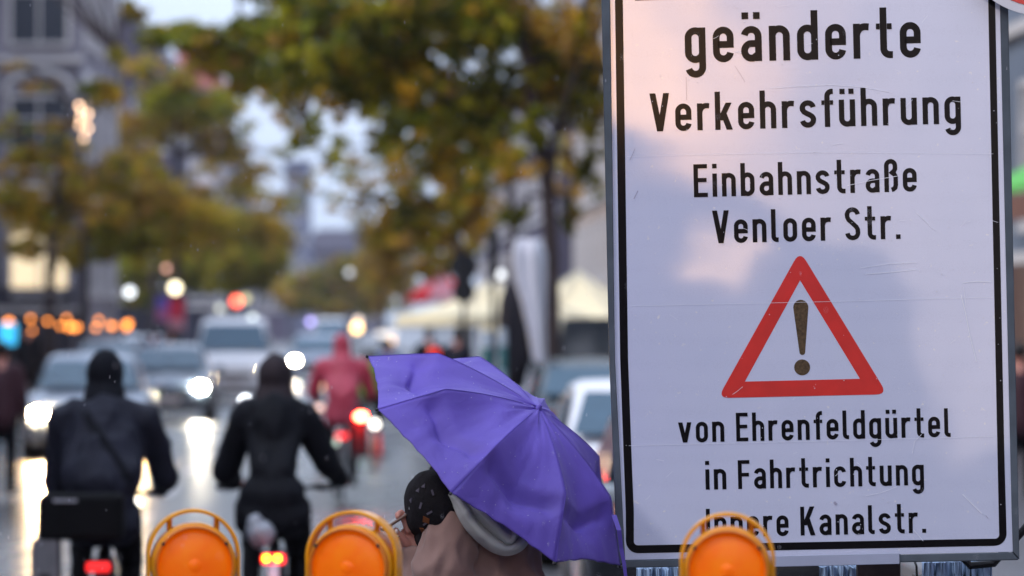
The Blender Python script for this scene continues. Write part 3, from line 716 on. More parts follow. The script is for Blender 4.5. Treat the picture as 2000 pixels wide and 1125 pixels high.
# ---------------------------------------------------------------- person under the umbrella
COAT = mat('dusky pink brown coat', lin(156, 126, 118), .9, var=.07, scale=5, sheen=.3, bump=.15, bscale=300)
HOODM = mat('pale grey hood', lin(206, 212, 212), .9, var=.08, scale=12, bump=.15, bscale=250)
PX = pos(935, 14.62); PD = 14.62
pe = thing('person', 'person in a dusky pink coat and dark patterned hat under the purple umbrella', 'person', (PX, PD, 0))
po = Vector((PX, PD, 0))
def Q(px, py, dd=0): return P(px, py, PD + dd) - po
head = Q(859, 997, -.0)
hand = Q(787, 1046, .06)
sh_l = Q(868, 1035, -.03); el_l = Q(845, 1170, .05)
body = [('e', head, (.075, .092, .105), (radians(18), radians(-22), 0)), ('c', head + Vector((.035, 0, -.06)), Q(905, 1050), .055, .065),
        ('e', head + Vector((-.07, .03, -.045)), (.02, .018, .022)),
        ('c', Q(890, 1080, .03), Q(975, 1085, .03), .06, .06), ('c', Q(940, 1100, .03), Q(955, 1290, .03), .08, .09), ('c', Q(955, 1290, .02), Q(955, 1400), .09, .1),
        ('c', Q(915, 1400), Q(910, 1730), .08, .055), ('c', Q(910, 1730), (pos(910, PD) - PX, 0, .06), .055, .035), ('c', Q(995, 1400), Q(1000, 1730), .08, .055), ('c', Q(1000, 1730), (pos(1000, PD) - PX, 0, .06), .055, .035),
        ('c', (pos(905, PD) - PX, 0, .04), (pos(890, PD) - PX, .13, .035), .04, .03), ('c', (pos(1000, PD) - PX, 0, .04), (pos(990, PD) - PX, .13, .035), .04, .03),
        ('c', sh_l, el_l, .05, .042), ('c', el_l, Q(800, 1075, .07), .04, .027), ('c', Q(1000, 1095, .06), Q(1014, 1200, .11), .04, .035), ('c', Q(1010, 1200, .12), Q(880, 1150, .2), .04, .028), ('e', Q(865, 1145, .2), (.035, .03, .04))]
blob('body', body, M['skin'], pe, .011, 4)
# raised hand, fingers of unequal length closing on the phone
def finger(pts, r0=.0098, r1=.0074):
    return [('c', pts[i], pts[i + 1], r0 + (r1 - r0) * i / (len(pts) - 1), r0 + (r1 - r0) * (i + 1) / (len(pts) - 1)) for i in range(len(pts) - 1)]
def QH(px, py, dd): return Q(px + 3, py - 1, dd - .06)
hp = [('e', QH(797, 1057, .07), (.026, .016, .038), (0, radians(-18), 0)), ('c', QH(806, 1078, .07), QH(800, 1062, .07), .024, .024)]
hp += finger([QH(794, 1036, .05), QH(786, 1014, .045), QH(777, 1003, .04), QH(774, 1010, .03)])      # index
hp += finger([QH(797, 1038, .064), QH(790, 1012, .062), QH(780, 1001, .06), QH(773, 1006, .055)])
hp += finger([QH(800, 1040, .078), QH(795, 1016, .078), QH(785, 1006, .078), QH(777, 1010, .075)])
hp += finger([QH(804, 1044, .09), QH(800, 1024, .092), QH(792, 1014, .092), QH(785, 1016, .09)], .0078, .0058)
hp += finger([QH(792, 1062, .05), QH(782, 1050, .04), QH(774, 1043, .035), QH(770, 1036, .034)], .011, .0078)     # thumb
blob('hand', hp, M['skin'], pe, .0035, 2)
NAIL = mat('pale finger nail', lin(235, 215, 215), .2)
b = MB(); b.ball(QH(771.5, 1038, .024), .005, 8, (1, .5, 1.2)); b.build('finger_nail', NAIL, pe, True)
b = MB(); q = QH(774, 1048, .036); b.lathe([(.0088, -.002), (.0095, 0), (.0088, .002)], q, 'z', 14); b.build('ring', mat('gold ring', (.7, .6, .4), .25, metal=1), pe, True)
# coat: body, sleeve folded over the raised arm
coat = [('e', Q(881, 1014, -.02), (.060, .065, .068)), ('c', Q(882, 1034, -.04), Q(862, 1122, -.07), .070, .078), ('c', Q(862, 1122, -.07), Q(850, 1190, -.065), .078, .068),
        ('c', Q(850, 1190, -.06), Q(814, 1112, .0), .056, .040), ('c', Q(814, 1112, .0), Q(806, 1080, .01), .037, .029),
        ('c', Q(905, 1040, .03), Q(985, 1066, .03), .062, .075), ('c', Q(948, 1066, .05), Q(958, 1220, .05), .098, .128), ('c', Q(985, 1090, .05), Q(1000, 1220, .05), .085, .115),
        ('c', Q(945, 1215, .03), Q(945, 1420, .02), .17, .185), ('c', Q(1003, 1090, .06), Q(1018, 1210, .10), .07, .065), ('c', Q(1018, 1210, .1), Q(885, 1155, .2), .06, .04)]
blob('coat', coat, COAT, pe, .0075, 3, .011, 13, (1.3, 1, .75))
# grey hood lying on the shoulders
cv = [([(873, 971), (886, 985), (897, 1008), (912, 1033), (935, 1056), (962, 1075), (990, 1082), (1015, 1074), (1032, 1056)], -.100),
      ([(880, 964), (896, 978), (910, 1000), (926, 1025), (948, 1047), (972, 1065), (994, 1072), (1012, 1064), (1026, 1048)], -.140),
      ([(888, 962), (905, 975), (921, 996), (937, 1018), (956, 1037), (976, 1054), (993, 1063), (1005, 1057), (1016, 1042)], -.116),
      ([(896, 960), (915, 971), (934, 990), (951, 1009), (970, 1029), (986, 1047), (998, 1055), (1006, 1046), (1010, 1032)], -.150),
      ([(902, 958), (924, 969), (945, 986), (962, 1003), (978, 1020), (992, 1036), (1000, 1040), (1005, 1034), (1006, 1022)], -.122),
      ([(910, 955), (935, 964), (960, 980), (978, 996), (990, 1008), (998, 1018), (1002, 1022), (1004, 1018), (1002, 1008)], -.05)]
def crom(p, t):
    n = len(p) - 1; k = min(int(t * n), n - 1); u = t * n - k; q = [p[max(0, k - 1)], p[k], p[k + 1], p[min(n, k + 2)]]
    return (q[1] * 2 + (q[2] - q[0]) * u + (q[0] * 2 - q[1] * 5 + q[2] * 4 - q[3]) * u * u + (q[1] * 3 - q[0] - q[2] * 3 + q[3]) * u ** 3) * .5
lines = []
for pts, dd in cv:
    lines.append([crom([Q(x, y, dd + (.05 if k == 0 else .02 if k in (1, 8) else 0)) for k, (x, y) in enumerate(pts)], q / 40) for q in range(41)])
b = MB(); grid = [[crom([l[q] for l in lines], w / 30) for q in range(41)] for w in range(31)]
for w in range(31):
    for q in range(41):
        p = grid[w][q]; grid[w][q] = p + Vector((0, noise.noise(p * 28) * .006 + noise.noise(p * 60) * .003, 0))
        b.v.append(tuple(grid[w][q]))
for w in range(30):
    for q in range(40): b.f.append((w * 41 + q, w * 41 + q + 1, (w + 1) * 41 + q + 1, (w + 1) * 41 + q)); b.mi.append(0)
o = b.build('hood', HOODM, pe, True); sm = o.modifiers.new('thickness', 'SOLIDIFY'); sm.thickness = .010; sm.offset = 0
blob('collar_lining', [('c', Q(905, 985, .03), Q(985, 1030, .04), .05, .06)], HOODM, pe, .01, 3)
# hat, hair, cloth marks
HAT = mat('black knitted hat', lin(18, 15, 22), .9, var=.3, scale=30, bump=.3, bscale=160)
hat = [('e', head + Vector((-.006, 0, .012)), (.084, .105, .098), (radians(15), radians(-32), 0)), ('e', head + Vector((.035, 0, .045)), (.065, .08, .07)), ('e', head + Vector((-.045, 0, -.015)), (.046, .07, .055)), ('e', Q(858, 1030, -.02), (.045, .055, .045))]
blob('scarf', [('e', Q(845, 1048, .0), (.048, .055, .050))], HAT, pe, .009, 3, .003, 24)
hat_o = blob('hat', hat, HAT, pe, .009, 4, .002, 20)
from mathutils.bvhtree import BVHTree
bvh = BVHTree.FromPolygons([v.co for v in hat_o.data.vertices], [p.vertices for p in hat_o.data.polygons])
WM = mat('pale knitted mark', lin(96, 92, 106), .9)
def mark(px, py, shape, ang, mm=WM):
    d = Vector(((px - 1000) / F, 1, (622 - py) / F)).normalized(); o_ = Vector((0, 0, CAM_H)) - po
    hit = bvh.ray_cast(o_, d)
    if hit[0] is None: return
    n = hit[1]; x = n.cross(Vector((0, 0, 1))).normalized(); y = x.cross(n); b = MB(); rt = Matrix.Rotation(ang, 2)
    pts = [hit[0] + n * .0022 + x * q.x + y * q.y for q in [rt @ Vector(s) for s in shape]]
    bk = [p - n * .003 for p in pts]; b.rings([bk, pts]); b.build('knitted_mark', mm, pe)
tri = [(-.006, -.005), (.006, -.005), (0, .007)]; bar = [(-.008, -.0026), (.008, -.0026), (.008, .0026), (-.008, .0026)]
for px, py, s_h, an in ((817, 957, tri, .3), (828, 949, tri, .2), (803, 976, tri, .6), (845, 962, bar, 1.3), (822, 987, bar, 1.9), (839, 1001, bar, -.5)):
    mark(px, py, s_h, an)
OR = mat('orange brown knit', lin(112, 62, 26), .9)
mark(833, 1015, [(-.009, -.007), (.009, -.009), (.010, .008), (-.008, .006)], .4, OR); mark(826, 1035, [(-.007, -.010), (.006, -.009), (.007, .008), (-.006, .009)], .2, OR)
mark(831, 1022, bar, -.6)
b = MB(); rr_ = random.Random(5)
for k in range(150):
    a = rr_.uniform(0, 2 * pi); c = Q(862 + rr_.uniform(-18, 18), 925 + rr_.uniform(-12, 14), .06 + rr_.uniform(-.05, .05)); pts = []
    rc = rr_.uniform(.006, .014); ph = rr_.uniform(0, 6)
    for j in range(7): pts.append(c + Vector((rc * cos(ph + j), .004 * j * cos(a), rc * sin(ph + j))))
    b.tube(pts, .0009, 3)
tag(b.build('curly_hair', M['hair'], pe), kind='stuff')
blob('hair', [('e', Q(874, 932, .05), (.045, .06, .035)), ('e', head + Vector((.02, .01, .03)), (.06, .08, .08))], M['hair'], pe, .01, 3, .004, 30)
# glasses-arm like slim phone held in the fingers
ph = thing('smartphone', 'slim brownish smartphone held up in the raised hand beside the hat', 'phone', P(776, 1019, PD - .01))
b = MB(); rot = Euler((0, radians(-33), radians(8))).to_matrix(); b.box((-.010, 0, 0), (.075, .06, .008), rot); o = b.build('body', mat('bronze phone shell', lin(120, 96, 84), .3, metal=.6), ph); bevel(o, .003, 2)
b = MB(); b.box(rot @ Vector((-.01, 0, .0055)) + Vector((-.0, 0, 0)), (.068, .054, .002), rot); b.build('screen', mat('phone screen', (.5, .52, .58), .1), ph)
TR = mat('dark jeans', lin(40, 44, 60), .8)
blob('trousers', [('c', Q(915, 1400), Q(910, 1730), .098, .07), ('c', Q(910, 1730), (pos(910, PD) - PX, 0, .12), .07, .06), ('c', Q(1000, 1400), Q(1000, 1730), .098, .07), ('c', Q(1000, 1730), (pos(1000, PD) - PX, 0, .12), .07, .06), ('c', Q(915, 1390), Q(995, 1390), .12, .12)], TR, pe, .02, 2)
for sx_ in (905, 997):
    blob('shoe', [('c', (pos(sx_, PD) - PX, -.02, .05), (pos(sx_ - 12, PD) - PX, .15, .04), .05, .038)], M['plastic'], pe, .012, 2)

# ---------------------------------------------------------------- bicycles and riders
def ring_pts(c, r, n=28): return [Vector((c[0], c[1] + r * cos(2 * pi * k / n), c[2] + r * sin(2 * pi * k / n))) for k in range(n)]
def bicycle(loc, rz, label, frame_m, mud=None, light=8.0, rack=True):
    t = thing('bicycle', label, 'bicycle', loc, rz)
    for cy in (-.53, .55):
        w = MB(); w.tube(ring_pts((0, cy, .345), .325), .022, 8, True); wh = w.build('wheel', M['rubber'], t, True)
        w = MB(); w.tube(ring_pts((0, cy, .345), .298), .010, 6, True)
        for k in range(16):
            a = pi * 2 * k / 16; w.tube([(0.02 * (-1) ** k, cy, .345), (0, cy + .295 * cos(a), .345 + .295 * sin(a))], .0016, 4)
        w.build('rim', M['steel'], wh)
    b = MB(); bb = (0, -.08, .30); st = (0, -.2, .80); hd = (0, .38, .86); hb = (0, .42, .66)
    b.tube([bb, st], .017); b.tube([bb, hb], .019); b.tube([st, hd], .015); b.tube([hb, hd], .02)
    for s in (-1, 1):
        b.tube([(.03 * s, -.08, .30), (.06 * s, -.53, .345)], .009); b.tube([(.02 * s, -.2, .78), (.06 * s, -.53, .345)], .008); b.tube([(.03 * s, .43, .68), (.055 * s, .55, .345)], .012)
    b.tube([(0, .43, .68), hb], .02); b.build('frame', frame_m, t, True)
    b = MB(); b.tube([st, (0, -.225, .92)], .013); b.build('seat_post', M['steel'], t)
    blob('saddle', [('c', (-.055, -.30, .95), (.055, -.30, .95), .035, .035), ('c', (0, -.28, .95), (0, -.08, .955), .04, .018)], M['plastic'], t, .012, 2)
    b = MB(); b.tube([hd, (0, .36, 1.02)], .015); b.tube([(-.31, .26, 1.06), (-.2, .32, 1.06), (-.05, .37, 1.03), (.05, .37, 1.03), (.2, .32, 1.06), (.31, .26, 1.06)], .011); b.build('handlebar', M['dark_metal'], t, True)
    for s in (-1, 1):
        b = MB(); b.tube([(.31 * s, .26, 1.06), (.21 * s, .315, 1.06)], .016); b.build('grip', M['rubber'], t)
        b = MB(); b.tube([(.2 * s, .33, 1.05), (.29 * s, .32, 1.03)], .006); b.build('brake_lever', M['steel'], t)
    b = MB(); b.lathe([(.085, -.004), (.085, .004)], (.05, -.08, .30), 'x', 24); b.tube([(.06, -.08, .3), (.08, .02, .17)], .009); b.tube([(-.06, -.08, .3), (-.08, -.18, .43)], .009)
    b.build('crank', M['steel'], t)
    for s, q in ((1, (.02, .17)), (-1, (-.18, .43))):
        b = MB(); b.box((.12 * s, q[0], q[1]), (.09, .08, .02)); b.build('pedal', M['plastic'], t)
    for cy in (-.53, .55):
        b = MB(); prof_ = []
        for k in range(15):
            a = radians(20 + k * 9) if cy > 0 else radians(10 + k * 13)
            c = Vector((0, cy + (.37 * cos(a) if cy > 0 else -.37 * cos(a)), .345 + .37 * sin(a)))
            n_ = Vector((0, c.y - cy, c.z - .345)).normalized(); prof_.append([c + Vector((-.028, 0, 0)), c + Vector((.028, 0, 0)), c + Vector((.024, 0, 0)) + n_ * .006, c + Vector((-.024, 0, 0)) + n_ * .006])
        b.rings(prof_); b.build('mudguard', mud or M['dark_metal'], t)
    if rack:
        b = MB()
        for s in (-1, 1): b.tube([(.06 * s, -.25, .72), (.06 * s, -.82, .74)], .006); b.tube([(.06 * s, -.7, .74), (.07 * s, -.53, .345)], .005)
        for k in range(4): b.tube([(-.06, -.3 - k * .15, .735), (.06, -.3 - k * .15, .735)], .005)
        b.build('rack', M['dark_metal'], t)
    b = MB(); b.box((0, -.845, .72), (.12, .035, .05)); o = b.build('rear_light', lamp_mat('red tail light %g' % light, (1, .02, .02), light), t); bevel(o, .012, 2)
    return t
def rider(loc, rz, label, jacket, legs, hatm, sh=.2, hood=False, lean=.28, elbow=.36, arms=None, hz=1.62, wr=.012, waist=.12):
    t = thing('person', label, 'cyclist', loc, rz)
    hipz, shz = 1.0, 1.462
    hip = (0, -.25, hipz); chest = (0, -.25 + lean * .8, shz - .05); hd = Vector((0, -.25 + lean + .08, hz))
    body = [('e', hd, (.075, .095, .11)), ('e', hd + Vector((0, .095, -.015)), (.014, .02, .018)), ('e', hd + Vector((.077, 0, 0)), (.01, .02, .03)), ('e', hd + Vector((-.077, 0, 0)), (.01, .02, .03)), ('c', hd + Vector((0, -.03, -.08)), chest, .05, .07), ('c', chest, hip, .1, .1)]
    J = [('e', Vector(chest) + Vector((0, -.02, -.06)), (sh * .88, .15, .22)), ('c', (-waist * .4, -.27, 1.16), (-sh * .5, -.22 + lean * .7, 1.38), waist * .72, .09), ('c', (waist * .4, -.27, 1.16), (sh * .5, -.22 + lean * .7, 1.38), waist * .72, .09), ('c', (-.085, -.27, hipz - .08), (.085, -.27, hipz - .08), .12, .12), ('c', (-sh + .05, -.25 + lean, shz), (sh - .05, -.25 + lean, shz), .088, .088), ('c', Vector(chest) - Vector((0, 0, .1)), (0, -.25, hipz + .12), waist + .02, waist), ('c', (-.06, -.27, hipz + .02), (.06, -.27, hipz + .02), .125, .125)]
    Tm = [('c', (-.07, -.26, hipz - .02), (.07, -.26, hipz - .02), .115, .115)]
    for s in (-1, 1):
        shp = Vector((s * sh, -.25 + lean, shz - .02)); aa = (arms or {}).get(s, (elbow, 1.17, .28)); el = Vector((s * aa[0], .06, aa[1])); hn = Vector((s * aa[2], .28, 1.08))
        body += [('c', shp, el, .045, .036), ('c', el, hn, .036, .026), ('e', hn + Vector((0, .03, 0)), (.04, .045, .028))]
        for k in range(4): body += [('c', hn + Vector((s * (-.03 + .02 * k), .05, .015)), hn + Vector((s * (-.03 + .02 * k), .075, -.02)), .009, .008)]
        body += [('c', hn + Vector((s * -.035, .02, .0)), hn + Vector((s * -.055, .05, -.02)), .01, .009)]
        J += [('c', shp, el, .088, .072), ('c', el, hn.lerp(el, .15), .07, .046)]
        kn = Vector((s * .12, .16 if s > 0 else .12, .72 if s > 0 else .88)); an = Vector((s * .12, -.02 if s > 0 else -.2, .27 if s > 0 else .52)); hp_ = Vector((s * .1, -.22, hipz - .04))
        body += [('c', hp_, kn, .085, .055), ('c', kn, an, .055, .035), ('c', an, an + Vector((0, .16, -.06)), .035, .03)]
        Tm += [('c', hp_, kn, .104, .070), ('c', kn, an, .066, .048)]
        blob('shoe', [('c', an + Vector((0, -.03, -.06)), an + Vector((0, .17, -.08)), .045, .036)], M['plastic'], t, .014, 2)
    blob('body', body, M['skin'], t, .014, 3)
    blob('jacket', J, jacket, t, .014, 5, wr, 8)
    blob('trousers', Tm, legs, t, .016, 4, .006, 8)
    H = [('e', hd + Vector((0, -.015, .02)), (.099, .118, .125))]
    if hood: H += [('c', hd + Vector((0, -.02, -.02)), hd + Vector((0, -.06, -.14)), .094, .12), ('e', hd + Vector((0, -.03, .03)), (.088, .11, .12))]
    else: H += [('e', hd + Vector((0, -.06, -.05)), (.085, .075, .11))]
    blob('hood' if hood else 'hat', H, hatm, t, .014, 4, .003, 12)
    return t
def street_xy(px, s): d = F / s; return Vector((pos(px, d), d, 0))
# left rider
lc = street_xy(205, 380)
bicycle(lc, HEAD, 'bicycle with black rear bag, ridden by the broad person in the dark hooded jacket', M['dark_metal'], None, 1.0)
r1 = rider(lc, HEAD - .03, 'broad cyclist in a dark hooded jacket with a strap across the back', M['navy_cloth'], M['trouser'], M['black_cloth'], .205, True, .2, .30, arms={-1: (.25, 1.12, .2), 1: (.315, 1.16, .27)}, hz=1.66, wr=.018, waist=.19)
jk = [c for c in r1.children if c.name.startswith('jacket')][0]
jb = BVHTree.FromPolygons([v.co for v in jk.data.vertices], [p.vertices for p in jk.data.polygons])
b = MB(); rg = []
for k in range(16):
    u = k / 15; x = -.10 + .25 * u; z = 1.50 - .36 * u
    h_ = jb.ray_cast(Vector((x, -3, z)), Vector((0, 1, 0)))[0]
    if h_ is None: continue
    q = h_ + Vector((0, -.004, 0)); w = Vector((.020, 0, .014)); rg.append([q - w, q + w, q + w + Vector((0, .02, 0)), q - w + Vector((0, .02, 0))])
b.rings(rg); b.build('shoulder_strap', M['black_cloth'], r1)
t = thing('pannier_bag', 'black flat-topped bag on the rear rack of the left bicycle', 'bag', lc + Vector((-.12, -.6, 0)), HEAD)
b = MB(); b.box((.045, 0, .965), (.43, .34, .23), None, .98); o = b.build('body', mat('black bag fabric', lin(14, 14, 17), .8, spec=.2), t); bevel(o, .03, 3)
b = MB(); b.box((-.03, -.172, 1.05), (.12, .008, .016)); b.build('reflective_strip', mat('grey reflective strip', (.4, .4, .45), .3), t)
t = thing('side_pannier', 'grey pannier hanging low beside the rear wheel of the left bicycle', 'bag', lc + Vector((-.25, -.62, 0)), HEAD)
b = MB(); b.box((0, 0, .68), (.14, .28, .36)); o = b.build('body', mat('grey canvas', lin(120, 120, 124), .8), t); bevel(o, .02, 2)
b = MB(); b.box((0, -.145, .60), (.05, .008, .16)); b.build('strap', M['plastic'], t)
# middle rider
mc = street_xy(537, 368)
bicycle(mc, HEAD, 'bicycle with glowing twin red tail light, ridden by the slim person in black', M['dark_metal'], M['white_paint'], 3.0)
rider(mc, HEAD - .04, 'slim cyclist in a fitted black coat and brown hood', mat('black fitted coat', lin(15, 17, 25), .75, var=.25, spec=.25), M['trouser'], M['brown_cloth'], .145, True, .22, .27, arms={-1: (.265, 1.15, .22), 1: (.275, 1.20, .345)}, hz=1.63, wr=.012, waist=.108)
for k, dx in enumerate((-.028, .03)):
    p = mc + Vector((dx + .02, -.875, .725))
    b = MB(); b.lathe([(.0, 0), (.016, 0), (.016, .006), (0, .006)], (0, 0, 0), 'y', 16); o = b.build('tail_lamp_led', lamp_mat('yellow led', (1, .55, .02), 9), None, False, p)
    tag(o, 'glowing yellow spot in the red tail light, ' + ('the one towards the umbrella' if k else 'the one towards the broad cyclist'), 'bicycle lamp', 'glowing spots of the tail light')
t = thing('plastic_bag', 'crumpled white plastic bag tied on the rack of the middle bicycle', 'bag', mc + Vector((-.05, -.62, 0)), HEAD)
blob('body', [('e', (0, 0, .84), (.075, .08, .07)), ('e', (-.02, 0, .89), (.045, .05, .05))], mat('white plastic', (.36, .38, .43), .4), t, .012, 2, .012, 18)
# red rider
rc = street_xy(668, 182)
bicycle(rc, HEAD, 'bicycle under the rider in the dull red jacket, further up the road', M['dark_metal'], None, 2.0)
rider(rc, HEAD, 'cyclist in a dull red hooded rain jacket further up the road', M['red_coat'], M['trouser'], M['red_coat'], .22, True, .25, .32, hz=1.66, waist=.16)
def glow_thing(name, label, cat, px, py, d, r, color, strength, group=None, shape='ball', housing=True, stand=True):
    p = P(px, py, d); t = thing(name, label, cat, (p.x, p.y, 0), 0, group)
    b = MB()
    if shape == 'ball': b.ball((0, 0, p.z), r, 12)
    else: b.box((0, 0, p.z), shape)
    b.build('lamp', lamp_mat('%s glow %s' % (cat, '_'.join('%.2g' % c for c in color) + '_%g' % strength), color, strength), t, shape == 'ball')
    if stand:
        b = MB(); b.tube([(0, .0, 0), (0, .0, p.z - r * .9)], .03, 6); b.build('post', M['dark_metal'], t)
    elif housing:
        b = MB(); b.lathe([(r * .3, r * .8), (r * .5, r * 1.1), (r * .2, r * 1.6)], (0, 0, p.z), 'z', 10); b.build('holder', M['dark_metal'], t)
    return t
# bright red tail lamp on the red rider's rack side and companion
bl = F / 186
b = MB(); b.ball((0, 0, 0), .055, 12, (1, .4, .7)); o = b.build('tail_lamp', lamp_mat('red tail glow', (1, .02, .01), 260), None, True, P(705, 813, bl - 1.0))
tag(o, 'bright red tail lamp hanging from the bag of the red-jacketed cyclist', 'bicycle lamp')
t = thing('saddle_bag', 'dark pannier beside the rear wheel of the red-jacketed cyclist', 'bag', P(703, 800, bl - .7) * 1)
t.location.z = 0
b = MB(); b.box((0, 0, hgt(850, bl - .7)), (.17, .32, .45)); o = b.build('body', mat('dark maroon bag', lin(48, 24, 34), .7), t); bevel(o, .03, 2)

# ---------------------------------------------------------------- pedestrians
def pedestrian(px, s, label, coat_m, leg_m, rz=0, h=1.7, group=None, hat=None):
    p = street_xy(px, s); t = thing('person', label, 'person', p, rz, group); k = h / 1.7
    key = (coat_m.name, leg_m.name)
    body = [('e', (0, 0, 1.59 * k), (.075, .09, .11)), ('c', (0, 0, 1.5 * k), (0, 0, 1.4 * k), .055, .06), ('c', (0, 0, 1.38 * k), (0, 0, .95 * k), .12, .12)]
    J = [('c', (-.13, 0, 1.4 * k), (.13, 0, 1.4 * k), .095, .095), ('c', (0, 0, 1.3 * k), (0, 0, .9 * k), .16, .18)]; Tm = []
    for sg in (-1, 1):
        a, e, hn = Vector((sg * .19, 0, 1.38 * k)), Vector((sg * .25, -.02, 1.1 * k)), Vector((sg * .24, .1, .88 * k))
        body += [('c', a, e, .04, .035), ('c', e, hn, .035, .025), ('e', hn, (.03, .035, .045))]; J += [('c', a, e, .065, .055), ('c', e, hn, .055, .042)]
        hp_, kn, an = Vector((sg * .09, 0, .9 * k)), Vector((sg * .10, .06 * sg, .5 * k)), Vector((sg * .1, -.03 * sg, .1))
        body += [('c', hp_, kn, .075, .05), ('c', kn, an, .05, .03), ('c', an, an + Vector((0, .13, -.06)), .03, .03)]; Tm += [('c', hp_, kn, .1, .07), ('c', kn, an, .07, .06)]
    blob('body', body, M['skin'], t, .03, 2); blob('coat', J, coat_m, t, .03, 3); blob('trousers', Tm, leg_m, t, .03, 2)
    blob('hair', [('e', (0, -.02, 1.63 * k), (.09, .105, .1))], hat or M['hair'], t, .025, 2)
    return t
pedestrian(3, 180, 'pedestrian in a dark maroon coat at the very edge beside the silver car', mat('maroon coat', lin(64, 34, 44), .7), M['trouser'])
pedestrian(722, 120, 'person in a bright green safety jacket just beyond the red-jacketed cyclist', mat('green safety jacket', lin(120, 200, 90), .6), M['trouser'], h=1.45)
pedestrian(760, 110, 'person in a blue jacket on the road behind the purple umbrella', mat('blue jacket', lin(50, 90, 160), .6), M['trouser'], h=1.55)
pedestrian(300, 85, 'pedestrian in a dark blue coat under the red and white banner', mat('deep blue coat', lin(30, 38, 100), .7), M['trouser'])
pedestrian(332, 82, 'pedestrian in black beside the one in dark blue', M['black_cloth'], M['trouser'])
pedestrian(838, 118, 'pedestrian in black at the market parasols, nearest the red lamp', M['black_cloth'], M['trouser'], h=1.8)
pedestrian(892, 112, 'pedestrian in a dark coat under the left cream parasol', M['navy_cloth'], M['trouser'], h=1.75)
pedestrian(1130, 96, 'pedestrian in a blue jacket under the right cream parasol', mat('mid blue jacket', lin(48, 70, 150), .6), M['trouser'], h=1.8)
pedestrian(1165, 98, 'pedestrian in a dark teal coat under the right cream parasol', mat('teal coat', lin(30, 60, 74), .6), M['trouser'], h=1.75)
pedestrian(56, 100, 'pedestrian in black standing under the orange bulbs', M['black_cloth'], M['trouser'], h=1.9)
pedestrian(1990, 190, 'pedestrian in a maroon top seen past the right edge of the board', mat('maroon coat', lin(64, 34, 44), .7), M['trouser'], h=1.7)

